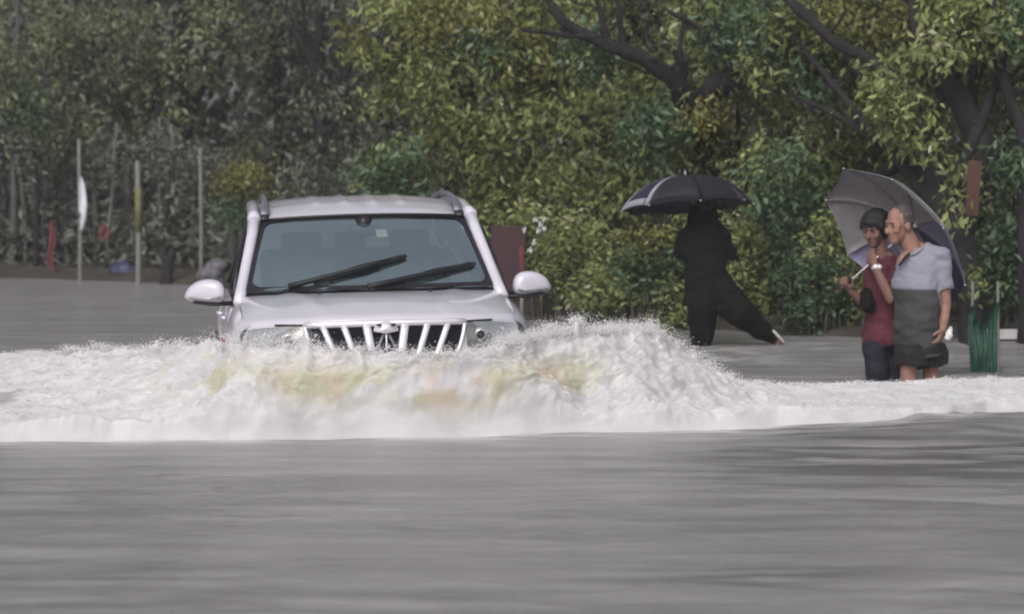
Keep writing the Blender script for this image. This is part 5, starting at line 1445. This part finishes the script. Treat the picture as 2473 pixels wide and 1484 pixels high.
# maroon board behind the vehicle
bb = at(1230, 760, 32.4); br = empty('notice_board', np.array([bb[0], 32.4, .0]), 'plain maroon board on posts standing behind the vehicle at its right', 'sign')
a, b_ = at(1186, 546, 32.4) - np.array(br.location), at(1270, 705, 32.4) - np.array(br.location)
bevel(MB().box(((a[0] + b_[0]) / 2, 0, (a[2] + b_[2]) / 2), ((b_[0] - a[0]) / 2, .02, (a[2] - b_[2]) / 2)).build('panel', M['maroon_board'], br, smooth=False), .008, 2)
bevel(MB().box((b_[0] - .045, -.024, (a[2] + b_[2]) / 2 - .06), (.022, .004, (a[2] - b_[2]) / 2 - .14)).build('red_strip', M['red_cloth'], br, smooth=False), .003, 1)
for x in (a[0] + .04, b_[0] - .04): MB().tube([(x, .04, -.2), (x, .04, b_[2] + .1)], [.02] * 2, 8).build('post', M['pole_grey'], br)
# rust plate on the right trees
a, b_ = at(2335, 388, 28.4), at(2366, 522, 28.4)
base = np.array([(a[0] + b_[0]) / 2, 28.4, b_[2]])
ru = bevel(MB().box((0, 0, (a[2] - b_[2]) / 2), ((b_[0] - a[0]) / 2, .012, (a[2] - b_[2]) / 2), rot=(0, math.radians(3), 0)).build('rust_plate', M['rust'], None, smooth=False), .004, 1); ru.location = base
tag(ru, 'narrow rust orange plate fixed upright to the forked trunk', 'plate')
# green tree guard
gb = np.array([at(2378, 890, 25.4)[0], 25.4, -.32]); gr = empty('tree_guard', gb, 'ragged green plastic tree guard on sticks right of the polo shirt man', 'tree guard')
for x in (-.11, .11): MB().tube([(x, 0, -.1), (x * .9, 0, 1.02)], [.014, .012], 8, round_end=True).build('stick', M['pole_grey'], gr)
for x, zt_, zb_ in ((-.10, .84, .20), (-.06, .74, .28), (-.015, .70, .25), (.035, .78, .16), (.08, .86, .10)):
    U, T = np.meshgrid(np.linspace(-1, 1, 5), np.linspace(0, 1, 10), indexing='ij')
    MB().grid(np.stack([x + U * (.027 - .008 * T) + .012 * np.sin(5 * T + x * 30), -.03 - .025 * np.cos(U * 2) + .02 * np.sin(8 * T), zt_ + (zb_ - zt_) * T + .02 * U], -1), thick=.006, dirn=(0, 1, 0)).build('net_strip', M['green_net'], gr)
# white kerb at the right
kroot = empty('kerb', np.array([at(2440, 808, 29.2)[0], 29.2, at(2440, 808, 29.2)[2]]), 'whitewashed kerb edge at the far right beyond the water', 'kerb')
for k in range(7):
    bevel(MB().box((-.12 + k * .46, .06 * k * .1, .0), (.222, .08, .045)).build('kerb_block', M['kerb'], kroot, smooth=False), .012, 2)
# litter by the fist
lt = MB().ell((0, 0, 0), (.03, .03, .045)).ell((.01, 0, .04), (.018, .018, .03)).ell((-.01, 0, -.03), (.03, .025, .02))
me, co = remesh(lt, .007, 1, .010, (30, 30, 30)); lo = link_mesh('litter', me, M['litter'], None); lo.location = at(2292, 808, 28.2)
tag(lo, 'white plastic scrap caught on the bank beside the hanging fist', 'litter')
# small white blobs on a stem right of the maroon board
fb = at(1305, 555, 31.9); fr_ = empty('white_blob_sprig', np.array(fb), 'sprig of small white blobs right of the maroon board', 'flowers')
MB().tube([(-.10, .05, -.35), (-.05, 0, -.14), (.0, 0, .0)], [.008, .006, .004], 6).build('stem', M['stem'], fr_)
for dx, dz in ((-.16, .0), (-.05, .10), (.0, .05), (.035, .0), (-.02, -.01), (.03, .10), (-.06, -.13), (-.1, -.2)):
    pb = MB()
    for k in range(3):
        a = k * 2.1 + dx * 9; rr_ = .008 + .010 * abs(math.sin(31 * dx + 7 * dz + k)); pb.ell((dx + .014 * math.cos(a), -.05, dz + .018 * math.sin(a)), (rr_ * .8, rr_ * .6, rr_ * 1.2), nu=6, nv=5)
    pb.build('white_blob', M['pale_blob'], fr_)

# ------------------------------------------------------------------ AIR: rain haze over the whole place
hz_mat = bpy.data.materials.new('rain_haze'); hz_mat.use_nodes = True
nt = hz_mat.node_tree; nt.nodes.clear()
out = nt.nodes.new('ShaderNodeOutputMaterial'); pv = nt.nodes.new('ShaderNodeVolumePrincipled')
pv.inputs['Color'].default_value = (0.93, 0.93, 0.96, 1); pv.inputs['Density'].default_value = 0.0015; pv.inputs['Anisotropy'].default_value = 0.2
nt.links.new(pv.outputs['Volume'], out.inputs['Volume'])
HAZE = True
if HAZE:
    hb = MB().box((0, 190, 5.0), (420, 330, 6.6)).build('haze', hz_mat, None, smooth=False)
    hb['kind'] = 'stuff'
